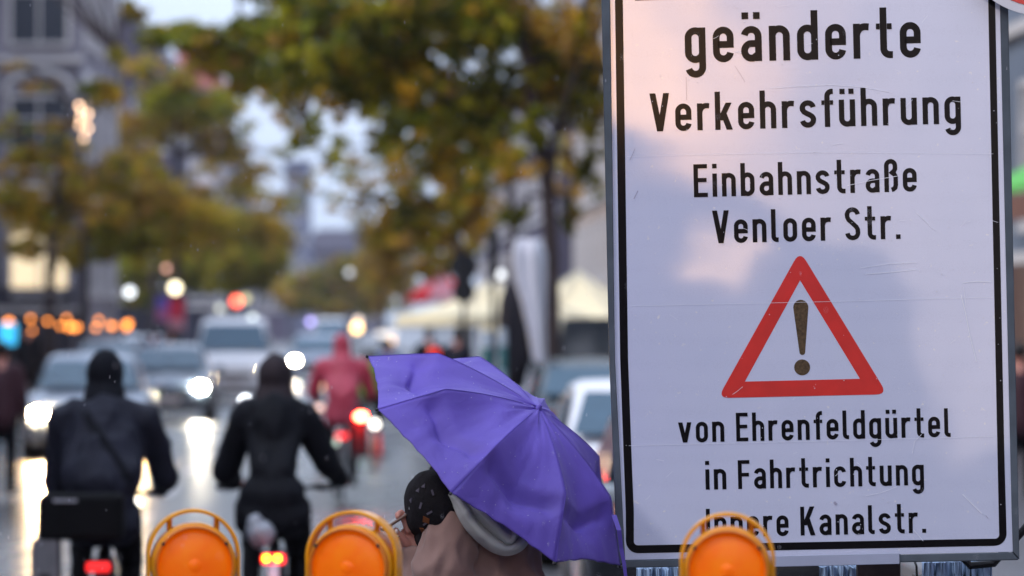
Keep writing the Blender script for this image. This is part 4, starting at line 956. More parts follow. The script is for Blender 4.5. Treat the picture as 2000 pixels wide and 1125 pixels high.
# ---------------------------------------------------------------- vehicles
def vehicle(loc, rz, label, cat, paint, kind='car', lights=None, lstr=60, lcol=(1, .93, .80), group=None, tail=False, dark_glass=False):
    t = thing('parked_car' if cat == 'car' and not lights else ('van' if cat == 'van' else 'car'), label, cat, loc, rz, group)
    if kind == 'car':
        low = [(2.12, .60, .30, .56), (2.06, .76, .24, .66), (1.9, .84, .20, .76), (1.2, .88, .19, .90), (.85, .89, .19, .95), (-1.5, .89, .19, .98), (-1.95, .85, .22, .95), (-2.08, .78, .3, .85), (-2.12, .7, .36, .7)]
        gh = [(1.02, .70, .94), (.28, .60, 1.40), (-.4, .60, 1.47), (-1.15, .58, 1.43), (-1.75, .70, .97)]; base = .95; hw, hz_, pl = .64, .66, .42
    else:
        low = [(2.5, .70, .30, .7), (2.45, .86, .24, .95), (2.2, .92, .22, 1.12), (1.9, .94, .2, 1.18), (-2.3, .94, .2, 1.2), (-2.42, .92, .25, 1.15)]
        gh = [(2.05, .82, 1.16), (1.45, .72, 1.86), (1.1, .74, 1.96), (-2.2, .74, 1.96), (-2.4, .84, 1.18)]; base = 1.18; hw, hz_, pl = .70, .76, .5
    b = MB(); rings = []
    for y, w, z0, z1 in low:
        rings.append([Vector((x * w, y, z)) for x, z in ((-.86, z0), (-1, z0 + .12), (-1, z0 + (z1 - z0) * .62), (-.95, z1 - .04), (-.80, z1), (0, z1 + .03), (.80, z1), (.95, z1 - .04), (1, z0 + (z1 - z0) * .62), (1, z0 + .12), (.86, z0))])
    b.rings(rings)
    o = b.build('body', paint, t); smart(o, 50)
    # greenhouse: roof and pillars as paint, glass panels set proud
    b = MB(); rings = []
    for y, w, z in gh:
        rings.append([Vector((-w - (.14 if z > base + .1 else .08), y, base - .03)), Vector((-w, y, z - .04)), Vector((-w * .85, y, z)), Vector((0, y, z + .02)), Vector((w * .85, y, z)), Vector((w, y, z - .04)), Vector((w + (.14 if z > base + .1 else .08), y, base - .03))])
    b.rings(rings); o = b.build('roof', paint, t); smart(o, 35)
    G = M['glassdark'] if dark_glass else M['glass']
    def panel(name, q, off, m=G):
        b = MB(); n_ = (q[1] - q[0]).cross(q[3] - q[0]).normalized(); b.rings([[p for p in q], [p + n_ * off for p in q]]); return b.build(name, m, t)
    def lerp2(a, b_, t_): return a.lerp(b_, t_)
    fy, fw, fz = gh[0]; ty, tw, tz = gh[1]
    A0, A1 = Vector((-fw, fy, base + .03)), Vector((fw, fy, base + .03)); B0, B1 = Vector((-tw * .92, ty + .02, tz - .05)), Vector((tw * .92, ty + .02, tz - .05))
    up = Vector((0, .035, .03)); panel('windscreen', [p + up for p in (A0, B0, B1, A1)], -.01)
    ry, rw, rz_ = gh[-1]; qy, qw, qz = gh[-2]
    dn = Vector((0, -.035, .03)); panel('rear_window', [p + dn for p in (Vector((-rw * .9, ry, base + .08)), Vector((-qw * .88, qy - .08, qz - .08)), Vector((qw * .88, qy - .08, qz - .08)), Vector((rw * .9, ry, base + .08)))], .01)
    for s in (-1, 1):
        w0, w1 = gh[0][1], gh[2][1]; xb, xt = s * (w1 + .13), s * (w1 + .02)
        y_f, y_t = (.62, .16) if kind == 'car' else (1.75, 1.35)
        for (a, c2, a2, c3) in (((y_f, -.38, y_t, -.40), (-.46, -1.45, -.48, -1.12)) if kind == 'car' else ((y_f, .55, y_t, .55),)):
            z0_, z1_ = base + .03, gh[2][2] - .12
            q = [Vector((xb + s * .012, a, z0_)), Vector((xb + s * .012, c2, z0_)), Vector((xt + s * .02, c3, z1_)), Vector((xt + s * .02, a2, z1_))]
            panel('side_window', q, .008 * s)
        b = MB(); b.ball((s * (low[3][1] + .10), (.72 if kind == 'car' else 1.75), base + .06), .09, 10, (1, .6, .75)); b.build('wing_mirror', paint, t, True)
        for y in ((1.32, -1.28) if kind == 'car' else (1.6, -1.5)):
            b = MB(); b.lathe([(.2, s * .66), (.315, s * .67), (.32, s * .72), (.32, s * .86), (.30, s * .895), (.2, s * .895)], (0, y, .32), 'x', 28); wh = b.build('wheel', M['rubber'], t); smart(wh)
            b = MB(); b.lathe([(.0, s * .875), (.205, s * .875), (.21, s * .90), (.0, s * .91)], (0, y, .32), 'x', 20); b.build('rim', M['steel'], wh)
        ly = low[0][0]
        b = MB(); b.ball((s * hw, ly - .07, hz_), .095, 14, (1.15, .8, .75))
        on = lights is not None and (s in lights)
        b.build('headlight', lamp_mat('headlight %g %s' % (lstr, cat), lcol, lstr) if on else mat('headlight glass', (.5, .52, .56), .15), t, True)
        b = MB(); b.box((s * .62, low[-1][0] + .03, .80 if kind == 'car' else 1.0), (.22, .05, .14)); b.build('tail_light', lamp_mat('lit tail light', (1, .03, .03), 3) if tail else mat('red tail lens', (.35, .01, .01), .2), t)
    b = MB(); b.box((0, low[0][0] - .02, pl + .14), (.9, .05, .12)); b.build('grille', M['plastic'], t)
    b = MB(); b.box((0, low[0][0] - .03, .27), (1.2, .10, .12)); b.build('bumper_intake', M['plastic'], t)
    for y, s in ((low[0][0] + .015, 1), (low[-1][0] - .012, -1)):
        b = MB(); b.box((0, y, pl if s > 0 else .62), (.52, .012, .11)); b.build('number_plate', mat('number plate', (.6, .55, .58), .4), t)
    for s in (-.25, .25):
        b = MB(); b.tube([(s, gh[0][0] + .045, base + .045), (s + .35, (gh[0][0] + gh[1][0]) / 2 + .06, base + .24)], .009, 5); b.build('wiper', M['plastic'], t)
    return t
def car_at(px, s, heading, *a, **k):     # px: centre of the car, s: pixels per metre at its near end
    p = street_xy(px, s); off = (U if True else 0) * 2.1; return vehicle(p + off, HEAD + heading, *a, **k)
SILV = mat('silver blue car paint', lin(128, 142, 164), .3, metal=.2, var=.03, coat=.6)
GRYP = mat('blue grey car paint', lin(92, 106, 126), .3, metal=.3, var=.03, coat=.6)
WHP = mat('white van paint', lin(242, 243, 250), .3, var=.03, coat=.5)
BLKP = mat('black car paint', lin(28, 32, 38), .25, var=.05, coat=.8)
DKTP = mat('dark teal car paint', lin(44, 58, 66), .25, var=.05, coat=.8)
car_at(166, 142, pi, 'pale silver oncoming car with dazzling lamps, behind the broad hooded cyclist', 'car', SILV, lights=(1, -1), lstr=1700, lcol=(1, .66, .32))
car_at(325, 103, pi, 'blue grey oncoming car with one bright lamp, in front of the white van', 'car', GRYP, lights=(-1,), lstr=1300, lcol=(1, .9, .68))
vehicle(street_xy(455, 84) + U * 2.5, HEAD + pi, 'white oncoming van with warm headlight behind the blue grey car', 'van', WHP, 'van', lights=(-1,), lstr=200, lcol=(1, .76, .42))
vehicle(street_xy(645, 40) + U * 2.5, HEAD + pi, 'far white van at the end of the road above the red-jacketed cyclist', 'van', WHP, 'van')
car_at(616, 63, pi, 'pale car far up the road with bright lamps beside the red-jacketed cyclist', 'car', SILV, lights=(1, -1), lstr=260, lcol=(1, .85, .6))
car_at(205, 88, pi, 'parked blue grey car on the left side behind the silver car', 'car', GRYP, group=None)
car_at(80, 70, pi, 'parked dark car on the left kerb under the orange bulbs', 'car', DKTP)
car_at(275, 66, pi, 'parked white car on the left, half hidden by the blue grey car', 'car', WHP)
PARK = 'cars parked on the right'
vehicle(street_xy(1280, 250) + U * 2.1, HEAD, 'white parked car with its rear window towards the board', 'car', WHP, group=PARK)
vehicle(street_xy(1165, 165) + U * 2.1, HEAD, 'dark teal parked car beyond the white one, beside the umbrella', 'car', DKTP, group=PARK)
vehicle(street_xy(1440, 330) + U * 2.1, HEAD, 'black parked car nearest the back of the board', 'car', BLKP, group=PARK)
vehicle(street_xy(1190, 120) + U * 2.5, HEAD, 'dark parked van with a pale roof edge, behind the dark teal car', 'van', mat('dark van paint', lin(44, 52, 62), .3, coat=.5), 'van', dark_glass=True, group=PARK)

# ---------------------------------------------------------------- market stalls, parasols, posts
CREAM = mat('cream canvas', lin(252, 238, 202), .8, var=.05, scale=2); REDC = mat('red canvas', lin(236, 26, 36), .8, var=.1)
PINKC = mat('faded pink canvas', lin(214, 140, 150), .8)
def parasol(px, s, py_apex, py_rim, half_px, label, m, m2=None):
    d = F / s; h0, h1 = hgt(py_apex, d), hgt(py_rim, d); w = half_px / s
    t = thing('market_parasol', label, 'parasol', street_xy(px, s), HEAD, 'market parasols')
    for k in range(8):
        a0, a1 = 2 * pi * (k + .5) / 8, 2 * pi * (k + 1.5) / 8; b = MB()
        p0, p1 = Vector((w * cos(a0), w * sin(a0), h1 + .18)) * 1, Vector((w * cos(a1), w * sin(a1), h1 + .18)); ap = Vector((0, 0, h0))
        for j in range(6):
            u, v = j / 6, (j + 1) / 6
            sag = lambda q: Vector((0, 0, -.10 * w * 4 * q * (1 - q) * .6))
            b.quad(ap.lerp(p0, u) + sag(u), ap.lerp(p0, v) + sag(v), ap.lerp(p1, v) + sag(v), ap.lerp(p1, u) + sag(u))
        q0, q1 = p0 - Vector((0, 0, .18)), p1 - Vector((0, 0, .18)); b.quad(p0, q0, q1, p1)
        o = b.build('canopy_panel', m2 if (m2 and k % 2) else m, t); o.modifiers.new('w', 'WELD'); sm = o.modifiers.new('s', 'SOLIDIFY'); sm.thickness = .006
        b = MB(); b.tube([ap - Vector((0, 0, .03)), p0 - Vector((0, 0, .03))], .015, 5); b.build('rib', M['steel'], t)
    b = MB(); b.tube([(0, 0, 0), (0, 0, h0)], .035, 8); b.build('pole', M['dark_metal'], t)
    b = MB(); b.box((0, 0, .06), (.7, .7, .12)); b.build('base', KERB, t)
    return t
parasol(962, 100, 545, 636, 205, 'wide cream market parasol behind the umbrella, the one with the traffic light in front', CREAM)
parasol(1130, 92, 526, 650, 205, 'wide cream market parasol next to the left edge of the lettered board', CREAM)
parasol(862, 66, 522, 592, 74, 'red and faded pink parasol rising behind the cream one', REDC, PINKC)
# stall tables under the parasols
def stall(px, s, w, label, m):
    t = thing('market_stall', label, 'market stall', street_xy(px, s), HEAD); b = MB(); b.box((0, 0, .85), (w, .9, .06)); b.build('table_top', m, t)
    b = MB(); b.box((0, -.44, .42), (w, .02, .82)); b.build('front_cloth', m, t)
    for k in (-1, 1):
        for q in (-1, 1):
            b = MB(); b.box((k * (w / 2 - .06), q * .38, .41), (.05, .05, .82)); b.build('leg', M['dark_metal'], t)
stall(875, 95, 2.2, 'dark-clothed stall table under the left cream parasol', M['navy_cloth'])
stall(1140, 86, 2.4, 'dark green stall table under the right cream parasol', mat('dark green cloth', lin(34, 56, 58), .8))
TEAL = mat('teal board', lin(60, 120, 126), .5)
for px, s, z0, z1, w, lab in ((951, 150, 646, 760, 24, 'pale teal advertising post beside the closed dark parasol'), (982, 160, 640, 800, 16, 'narrow teal and white post nearest the closed dark parasol')):
    d = F / s; t = thing('advertising_post', lab, 'post', street_xy(px, s)); b = MB(); zt = hgt(z0, d)
    b.tube([(0, 0, 0), (0, 0, zt * .72)], w / s / 2, 14); b.build('shaft', mat('pale blue panel', lin(150, 180, 196), .5), t)
    b = MB(); b.tube([(0, 0, zt * .72), (0, 0, zt * .88)], w / s / 2 * 1.02, 14); b.build('band', TEAL, t)
    b = MB(); b.tube([(0, 0, zt * .88), (0, 0, zt)], [w / s / 2 * 1.1, w / s / 2 * .8], 14); b.build('cap', mat('pale cap', lin(190, 205, 220), .4), t)
# closed dark parasol and white folded sail
DKC = mat('dark folded canvas', lin(30, 28, 40), .8, var=.3)
t = thing('closed_parasol', 'tall closed dark parasol standing behind the umbrella, left of the white sail', 'parasol', street_xy(1008, 150)); d = F / 150
zs = [0, hgt(760, d), hgt(700, d), hgt(620, d), hgt(585, d), hgt(555, d), hgt(535, d)]; rs_ = [.03, .08, .17, .20, .18, .12, .03]
b = MB(); rg = []
for z, r in zip(zs[1:], rs_[1:]): rg.append([Vector((r * (1 + .18 * cos(6 * a)) * cos(a), r * (1 + .18 * cos(6 * a)) * sin(a), z)) for a in [2 * pi * k / 36 for k in range(36)]])
b.rings(rg); b.build('folded_canvas', DKC, t, True); b = MB(); b.tube([(0, 0, 0), (0, 0, zs[-1])], .025); b.build('pole', M['dark_metal'], t)
t = thing('white_sail', 'white folded fabric banner between the closed dark parasol and the tree trunk', 'banner', street_xy(1040, 160)); d = F / 160
b = MB(); rg = []
for py, w, ox in ((466, 26, -8), (500, 34, -6), (545, 32, -4), (590, 24, 2), (640, 18, 8), (700, 14, 14), (712, 5, 14)):
    z = hgt(py, d); r = w / 160; rg.append([Vector((ox / 160 + r * cos(a), .10 * sin(a) * (1 + .5 * cos(5 * a)), z)) for a in [2 * pi * k / 30 for k in range(30)]])
b.rings(rg); b.build('fabric', mat('white fabric', lin(214, 216, 230), .7, var=.06), t, True)
b = MB(); b.tube([(.1, 0, 0), (.1, 0, hgt(466, d))], .02); b.build('pole', M['steel'], t)
# traffic light, round sign back
t = thing('traffic_light', 'dark traffic light on a thin pole in front of the cream parasol', 'traffic light', street_xy(963, 120)); d = F / 120
b = MB(); b.tube([(0, 0, 0), (0, 0, hgt(445, d))], .045, 8); b.build('pole', M['dark_metal'], t)
b = MB(); b.box((0, 0, hgt(495, d)), (.16, .22, .80)); o = b.build('signal_head', M['plastic'], t); bevel(o, .03, 2)
for k in range(3):
    b = MB(); b.lathe([(.09, -.28), (.10, -.1), (.085, -.1)], (0, 0, hgt(495, d) + .25 * (k - 1)), 'y', 14); b.build('hood', M['plastic'], t)
t = thing('round_sign_back', 'dark back of a round traffic sign on a pole, right of the red parasol', 'road sign', street_xy(906, 110)); d = F / 110
b = MB(); b.tube([(0, 0, 0), (0, 0, hgt(480, d))], .035, 8); b.build('pole', M['dark_metal'], t)
b = MB(); b.lathe([(0, 0), (.26, 0), (.26, .02), (0, .02)], (0, .06, hgt(520, d)), 'y', 28); b.build('plate', M['dark_metal'], t)
b = MB(); b.lathe([(0, 0), (.21, 0), (.21, .02), (0, .02)], (0, .06, hgt(520, d) - .44), 'y', 28); b.build('plate', M['dark_metal'], t)

# ---------------------------------------------------------------- trees
def leaf_mat(name, c):
    m = bpy.data.materials.new(name); m.use_nodes = True; n = m.node_tree; b = n.nodes['Principled BSDF']; b.inputs['Roughness'].default_value = .5
    t = n.nodes.new('ShaderNodeTexCoord'); z = n.nodes.new('ShaderNodeTexNoise'); z.inputs['Scale'].default_value = 1.5; n.links.new(t.outputs['Object'], z.inputs['Vector'])
    r = n.nodes.new('ShaderNodeValToRGB'); r.color_ramp.elements[0].position = .35; r.color_ramp.elements[1].position = .65
    r.color_ramp.elements[0].color = tuple(v * .65 for v in c) + (1,); r.color_ramp.elements[1].color = tuple(v * 1.35 for v in c) + (1,)
    n.links.new(z.outputs['Fac'], r.inputs[0]); n.links.new(r.outputs[0], b.inputs['Base Color'])
    tr = n.nodes.new('ShaderNodeBsdfTranslucent'); n.links.new(r.outputs[0], tr.inputs[0]); ms = n.nodes.new('ShaderNodeMixShader'); ms.inputs[0].default_value = .48
    n.links.new(b.outputs[0], ms.inputs[1]); n.links.new(tr.outputs[0], ms.inputs[2]); n.links.new(ms.outputs[0], n.nodes['Material Output'].inputs[0])
    return m
LM = [leaf_mat('green leaf', (.21, .25, .012)), leaf_mat('olive leaf', (.40, .37, .016)), leaf_mat('yellow leaf', (.62, .38, .02)), leaf_mat('brown leaf', (.44, .26, .06)), leaf_mat('dark green leaf', (.09, .11, .016))]
def leaves(name, clumps, parent, seed, size=.072, org=Vector((0, 0, 0))):
    """clumps: (centre, radii, number of leaves, weights over LM)"""
    rg = np.random.default_rng(seed); vs, mi = [], []
    for c, r, n, wts in clumps:
        n = int(n); q = rg.normal(size=(n, 3)); q /= np.linalg.norm(q, axis=1)[:, None]; q *= (rg.random(n) ** .55)[:, None]
        # break the clump into twigs with gaps
        tw = rg.normal(size=(max(3, n // 20), 3)); tw /= np.linalg.norm(tw, axis=1)[:, None]; tw *= (rg.random(len(tw)) ** .45)[:, None]
        k = rg.integers(0, len(tw), n); q = tw[k] + q * .30
        ctr = np.array(c - org) + q * np.array(r)
        a = rg.normal(size=(n, 3)); a /= np.linalg.norm(a, axis=1)[:, None]; b_ = rg.normal(size=(n, 3)); b_ -= a * (a * b_).sum(1)[:, None]; b_ /= np.linalg.norm(b_, axis=1)[:, None]
        sz = size * (.6 + .8 * rg.random(n))[:, None]
        vs.append(np.stack([ctr - a * sz, ctr + b_ * sz * .55, ctr + a * sz, ctr - b_ * sz * .55], 1).reshape(-1, 3))
        w = np.array(wts, float); w /= w.sum(); tm = rg.choice(len(LM), len(tw), p=w); mm = tm[k]; fl = rg.random(n) < .25; mm[fl] = rg.choice(len(LM), fl.sum(), p=w); mi.append(mm)
    v = np.concatenate(vs); m_ = np.concatenate(mi); nf = len(m_)
    me = bpy.data.meshes.new(name); me.vertices.add(nf * 4); me.vertices.foreach_set('co', v.ravel())
    me.loops.add(nf * 4); me.loops.foreach_set('vertex_index', np.arange(nf * 4, dtype=np.int32)); me.polygons.add(nf)
    me.polygons.foreach_set('loop_start', np.arange(nf, dtype=np.int32) * 4); me.polygons.foreach_set('loop_total', np.full(nf, 4, dtype=np.int32))
    for m in LM: me.materials.append(m)
    me.polygons.foreach_set('material_index', m_.astype(np.int32)); me.update(calc_edges=True); me.validate()
    return link(name, me, parent)
GRN, OLV, YLW, BRN = (5, 4, .8, .5, 4), (3, 5, 1.6, .8, 2), (1, 4, 5, 1.5, .3), (.6, 3, 3, 4.5, .3)
def tree(name, label, s, trunk_px, clumps_px, limbs=(), r0=.16, size=.072, seed=1, depth=1.6, group='street trees', base_px=None, high=True):
    """the tree stands at trunk_px; clumps and limbs are given by their place around it at the tree's own distance"""
    d = F / s; o_ = Vector((pos(base_px or trunk_px[0][0], d), d, 0)); t = thing(name, label, 'tree', o_, 0, group); rn = random.Random(seed)
    pts = [Vector((0, 0, 0))] + [P(x, y, d) - o_ for x, y in trunk_px]
    b = MB(); n = len(pts); b.tube(pts, [r0 * (1 - .55 * i / (n - 1)) for i in range(n)], 12); b.build('trunk', M['bark'], t, True)
    for lm in limbs:
        q = [P(x, y, d + dd) - o_ for x, y, dd in lm[0]]; b = MB(); m_ = len(q); b.tube(q, [lm[1] * (1 - .6 * i / (m_ - 1)) for i in range(m_)], 8); b.build('limb', M['bark'], t, True)
    cl = []; b = MB()
    for x, y, rx_, ry_, dens, w in clumps_px:
        dd = rn.uniform(-depth, depth) * .7; c = P(x, y, d + dd); r = (rx_ / s, max(.5, (rx_ + ry_) / 2 / s), ry_ / s)
        area = r[0] * r[2] * 3.1; cl.append((c, r, area * dens * 20.0 / (size * size * 1.1 * 2), w))
        st = min(pts + [P(x_, y_, d + z_) - o_ for lm in limbs for x_, y_, z_ in lm[0]], key=lambda p: (p - (c - o_)).length)
        mid = st.lerp(c - o_, .5) + Vector((rn.uniform(-.2, .2), rn.uniform(-.2, .2), .15)); b.tube([st, mid, c - o_], [.045, .03, .012], 5)
        for _ in range(5):
            e = (c - o_) + Vector((rn.uniform(-1, 1) * r[0], rn.uniform(-1, 1) * r[1], rn.uniform(-1, 1) * r[2])) * .8; b.tube([mid, mid.lerp(e, .6) + Vector((0, 0, .06)), e], [.018, .012, .005], 4)
    tag(b.build('branches', M['bark'], t), kind='stuff')
    leaves('crown', cl, t, seed, size, o_)
    return t
BRD = (.3, .8, .5, 2.5, 3)
# the big tree right of the middle
big = []
for x, y, rx_, ry_, dn, w in (
    (1120, 60, 70, 80, .55, BRN), (1140, 200, 60, 80, .5, OLV), (1150, 330, 40, 60, .35, OLV), (1030, 90, 70, 70, .6, GRN), (930, 60, 90, 70, .8, GRN), (820, 110, 90, 70, .7, OLV),
    (720, 60, 90, 70, .9, GRN), (640, 120, 70, 60, .7, GRN), (600, 40, 80, 60, .9, GRN), (560, 130, 50, 70, .6, GRN), (700, 180, 70, 60, .7, OLV), (790, 230, 70, 60, .6, GRN), (880, 200, 70, 60, .6, OLV),
    (960, 190, 60, 60, .7, GRN), (1040, 240, 40, 45, .8, GRN), (920, 290, 60, 50, .5, OLV), (840, 310, 50, 50, .5, OLV), (1000, 330, 55, 50, .35, YLW), (1110, 430, 40, 40, .3, OLV), (585, 270, 28, 34, .6, GRN),
    (780, 20, 80, 60, .8, GRN), (870, 0, 80, 60, .8, GRN), (980, 10, 80, 60, .6, BRN), (670, 130, 60, 60, .9, YLW), (820, 200, 50, 60, .9, YLW), (760, 150, 60, 60, .9, GRN), (930, 240, 60, 50, .8, GRN), (1100, 130, 50, 90, .8, YLW), (1140, 120, 40, 100, .9, BRN), (1050, 160, 50, 60, .8, YLW), (1000, 420, 40, 30, .5, GRN), (740, 270, 40, 40, .5, OLV), (640, 210, 40, 30, .5, OLV)): big.append((x, y, rx_, ry_, dn, w))
for k in range(26):   # the rest of the crown, above the frame
    rn_ = random.Random(k + 50); big.append((rn_.uniform(560, 1300), rn_.uniform(-620, -80), 95, 85, .45, rn_.choice((GRN, OLV, GRN))))
for k in range(10):
    rn_ = random.Random(k + 90); big.append((rn_.uniform(1180, 1420), rn_.uniform(-300, 300), 80, 70, .4, rn_.choice((GRN, OLV, BRN))))
tree('street_tree', 'large green and yellow tree whose dark trunk rises between the parasols and the board', 130,
     [(1079, 700), (1076, 500), (1072, 380), (1060, 300), (1042, 240), (1030, 120), (1010, 20), (990, -100), (1000, -260), (1010, -420)], big,
     limbs=(([(1060, 300, 0), (1030, 220, .2), (980, 190, .4), (900, 130, .6), (830, 80, .6), (760, 50, .5), (660, 20, .3)], .085), ([(1010, 20, 0), (900, -60, -.3), (760, -140, -.5)], .07), ([(1072, 380, 0), (1085, 250, -.3), (1130, 120, -.5), (1180, 0, -.6)], .07)), r0=.135, seed=3)
# overhanging branch left of it, belongs to a second tree of the row
tree('street_tree', 'green and yellow tree of the right row with a bough reaching far over the road', 105,
     [(1000, 700), (1001, 500), (998, 380), (985, 250), (960, 100), (930, -60), (900, -300)],
     [(520, 60, 70, 36, .9, GRN), (460, 110, 70, 40, .9, OLV), (380, 75, 70, 30, .9, GRN), (310, 70, 45, 26, .8, GRN), (520, 160, 50, 40, .8, OLV), (470, 160, 36, 40, .7, YLW), (560, 210, 30, 36, .6, BRN), (420, 120, 60, 30, .7, YLW),
      (340, 60, 60, 24, .9, GRN), (400, 100, 60, 30, .9, YLW), (480, 80, 60, 40, 1, GRN), (550, 90, 50, 50, 1, GRN), (590, 150, 50, 50, .9, YLW), (560, -10, 60, 40, .9, OLV), (470, -25, 60, 24, .5, OLV), (600, 260, 30, 30, .8, GRN), (620, 10, 70, 50, .7, GRN), (640, 330, 20, 30, .2, OLV)] +
     [(random.Random(k).uniform(600, 1150), random.Random(k + 9).uniform(-560, -60), 90, 80, .5, OLV) for k in range(16)],
     limbs=(([(960, 100, 0), (840, -20, 0), (700, -40, .2), (560, 20, .2), (470, 70, .1), (380, 80, 0), (300, 72, 0)], .09),), r0=.10, seed=5)
# further trees on the right
tree('street_tree', 'yellowing tree on the right behind the red parasol, second along the row', 92, [(897, 640), (895, 500), (890, 400), (880, 300), (870, 150)],
     [(900, 380, 55, 50, .8, YLW), (850, 440, 50, 45, .8, YLW), (800, 400, 50, 50, .7, OLV), (940, 330, 50, 50, .6, OLV), (870, 330, 50, 45, .6, YLW), (760, 440, 40, 40, .6, YLW), (930, 440, 36, 50, .5, BRN), (850, 250, 60, 50, .5, OLV), (960, 250, 50, 50, .5, OLV), (780, 340, 40, 40, .4, YLW), (1110, 330, 30, 60, .4, BRN), (700, 330, 50, 40, .22, YLW), (660, 290, 40, 40, .25, OLV), (720, 390, 40, 30, .3, BRN), (660, 400, 40, 30, .18, YLW), (760, 300, 40, 40, .5, OLV)], r0=.11, seed=7)
tree('street_tree', 'brownish yellow tree on the right beyond the two green ones', 70, [(918, 620), (917, 520), (912, 430), (905, 300)],
     [(820, 470, 50, 40, .7, BRN), (760, 480, 45, 40, .6, BRN), (720, 440, 30, 40, .4, BRN), (840, 520, 50, 30, .6, BRN), (760, 530, 45, 30, .4, BRN), (900, 480, 40, 40, .6, YLW), (950, 420, 40, 40, .4, BRN)], r0=.11, seed=8)
# left row
tree('street_tree', 'sparse yellow brown tree nearest on the left, before the grey arched facade', 88, [(96, 640), (98, 520), (104, 430), (120, 320), (140, 200)],
     [(60, 420, 60, 50, .45, YLW), (130, 390, 60, 45, .5, BRN), (40, 330, 50, 40, .28, BRN), (30, 250, 60, 30, .15, OLV), (130, 300, 50, 36, .3, BRN), (210, 420, 50, 40, .4, BRN), (60, 480, 50, 30, .4, YLW), (205, 185, 34, 30, 1.0, YLW), (226, 108, 22, 22, 1.1, YLW), (196, 345, 16, 18, 1.0, YLW), (180, 170, 26, 18, .8, GRN), (70, 180, 50, 24, .15, BRN), (20, 120, 40, 20, .12, BRN), (110, 250, 40, 24, .3, BRN), (60, 300, 60, 30, .4, BRN), (260, 20, 30, 24, .7, YLW), (20, 390, 40, 40, .6, YLW)] +
     [(random.Random(k).uniform(-80, 260), random.Random(k + 5).uniform(-260, -60), 60, 50, .4, YLW) for k in range(8)], limbs=(([(120, 320, 0), (170, 240, 0), (205, 185, 0), (226, 108, 0)], .04),), r0=.14, seed=11)
tree('street_tree', 'brown and yellow tree on the left with a dark straight trunk, second of the row', 74, [(163, 640), (165, 520), (168, 430), (170, 330)],
     [(150, 360, 50, 40, .55, BRN), (230, 330, 60, 40, .5, BRN), (280, 310, 40, 40, .45, YLW), (250, 400, 60, 50, .75, YLW), (110, 440, 50, 40, .6, YLW), (320, 400, 50, 50, .75, BRN), (200, 470, 60, 40, .8, OLV), (130, 500, 40, 30, .6, YLW), (270, 470, 50, 40, .8, OLV), (60, 390, 40, 30, .5, BRN)], r0=.16, seed=12)
tree('street_tree', 'olive green tree on the left with an upright trunk below the pink facade', 60, [(345, 640), (346, 500), (346, 400), (346, 300), (345, 200)],
     [(340, 190, 55, 40, .55, GRN), (410, 210, 60, 36, .65, GRN), (360, 240, 50, 30, .6, YLW), (300, 260, 40, 36, .5, BRN), (440, 200, 40, 34, .5, OLV), (330, 450, 60, 50, .9, OLV), (390, 430, 60, 45, .9, YLW), (310, 360, 40, 40, .6, BRN), (380, 370, 40, 30, .3, BRN), (350, 150, 40, 24, .4, BRN), (300, 200, 40, 50, .5, OLV), (420, 270, 50, 30, .4, BRN), (280, 130, 40, 30, .4, BRN), (550, 300, 26, 20, .3, OLV), (480, 300, 40, 30, .22, BRN), (240, 250, 40, 40, .5, BRN), (500, 340, 46, 30, .2, YLW), (560, 400, 40, 24, .25, OLV), (520, 390, 40, 30, .3, BRN), (600, 350, 30, 30, .15, YLW), (440, 300, 40, 30, .3, YLW), (470, 250, 40, 30, .2, OLV), (470, 360, 40, 24, .3, YLW)], r0=.17, seed=13)
tree('street_tree', 'dense olive yellow tree on the left near the end of the street', 46, [(450, 640), (452, 560), (452, 480)],
     [(430, 440, 60, 40, .9, YLW), (490, 450, 55, 36, .9, YLW), (540, 460, 36, 40, .8, YLW), (400, 500, 50, 40, .9, OLV), (460, 510, 60, 40, 1, OLV), (520, 510, 45, 36, 1, OLV), (370, 540, 50, 30, .9, GRN), (440, 555, 50, 20, .9, OLV), (500, 550, 40, 20, .7, GRN), (410, 330, 30, 20, .25, BRN), (460, 370, 40, 20, .25, BRN)], r0=.17, seed=14)
tree('street_tree', 'dark dense tree on the left just above the red and white banner', 52, [(300, 640), (300, 560), (300, 480)],
     [(260, 530, 60, 36, .9, OLV), (320, 510, 50, 40, .9, OLV), (200, 540, 50, 30, .8, GRN), (150, 530, 40, 30, .7, OLV), (280, 580, 50, 24, .7, GRN)], r0=.16, seed=15)
tree('street_tree', 'brown bare-looking tree closing the end of the street', 26, [(640, 625), (640, 560), (640, 500)],
     [(620, 560, 50, 34, 1.3, BRD), (670, 540, 50, 40, 1.3, BRD), (700, 570, 45, 36, 1.3, BRD), (590, 590, 40, 24, 1.3, BRD), (650, 600, 50, 18, 1.3, BRD), (560, 560, 34, 30, .6, BRN), (730, 600, 40, 20, .6, BRN)], r0=.25, size=.16, seed=16, depth=3)
tree('street_tree', 'dull brown tree at the end of the street on the right side', 30, [(748, 625), (748, 560), (750, 490)],
     [(740, 480, 36, 40, .5, BRN), (770, 520, 40, 40, .6, BRN), (720, 520, 30, 40, .5, BRN), (790, 570, 40, 36, .6, BRN), (740, 570, 36, 36, .6, BRN)], r0=.22, size=.14, seed=17, depth=3)

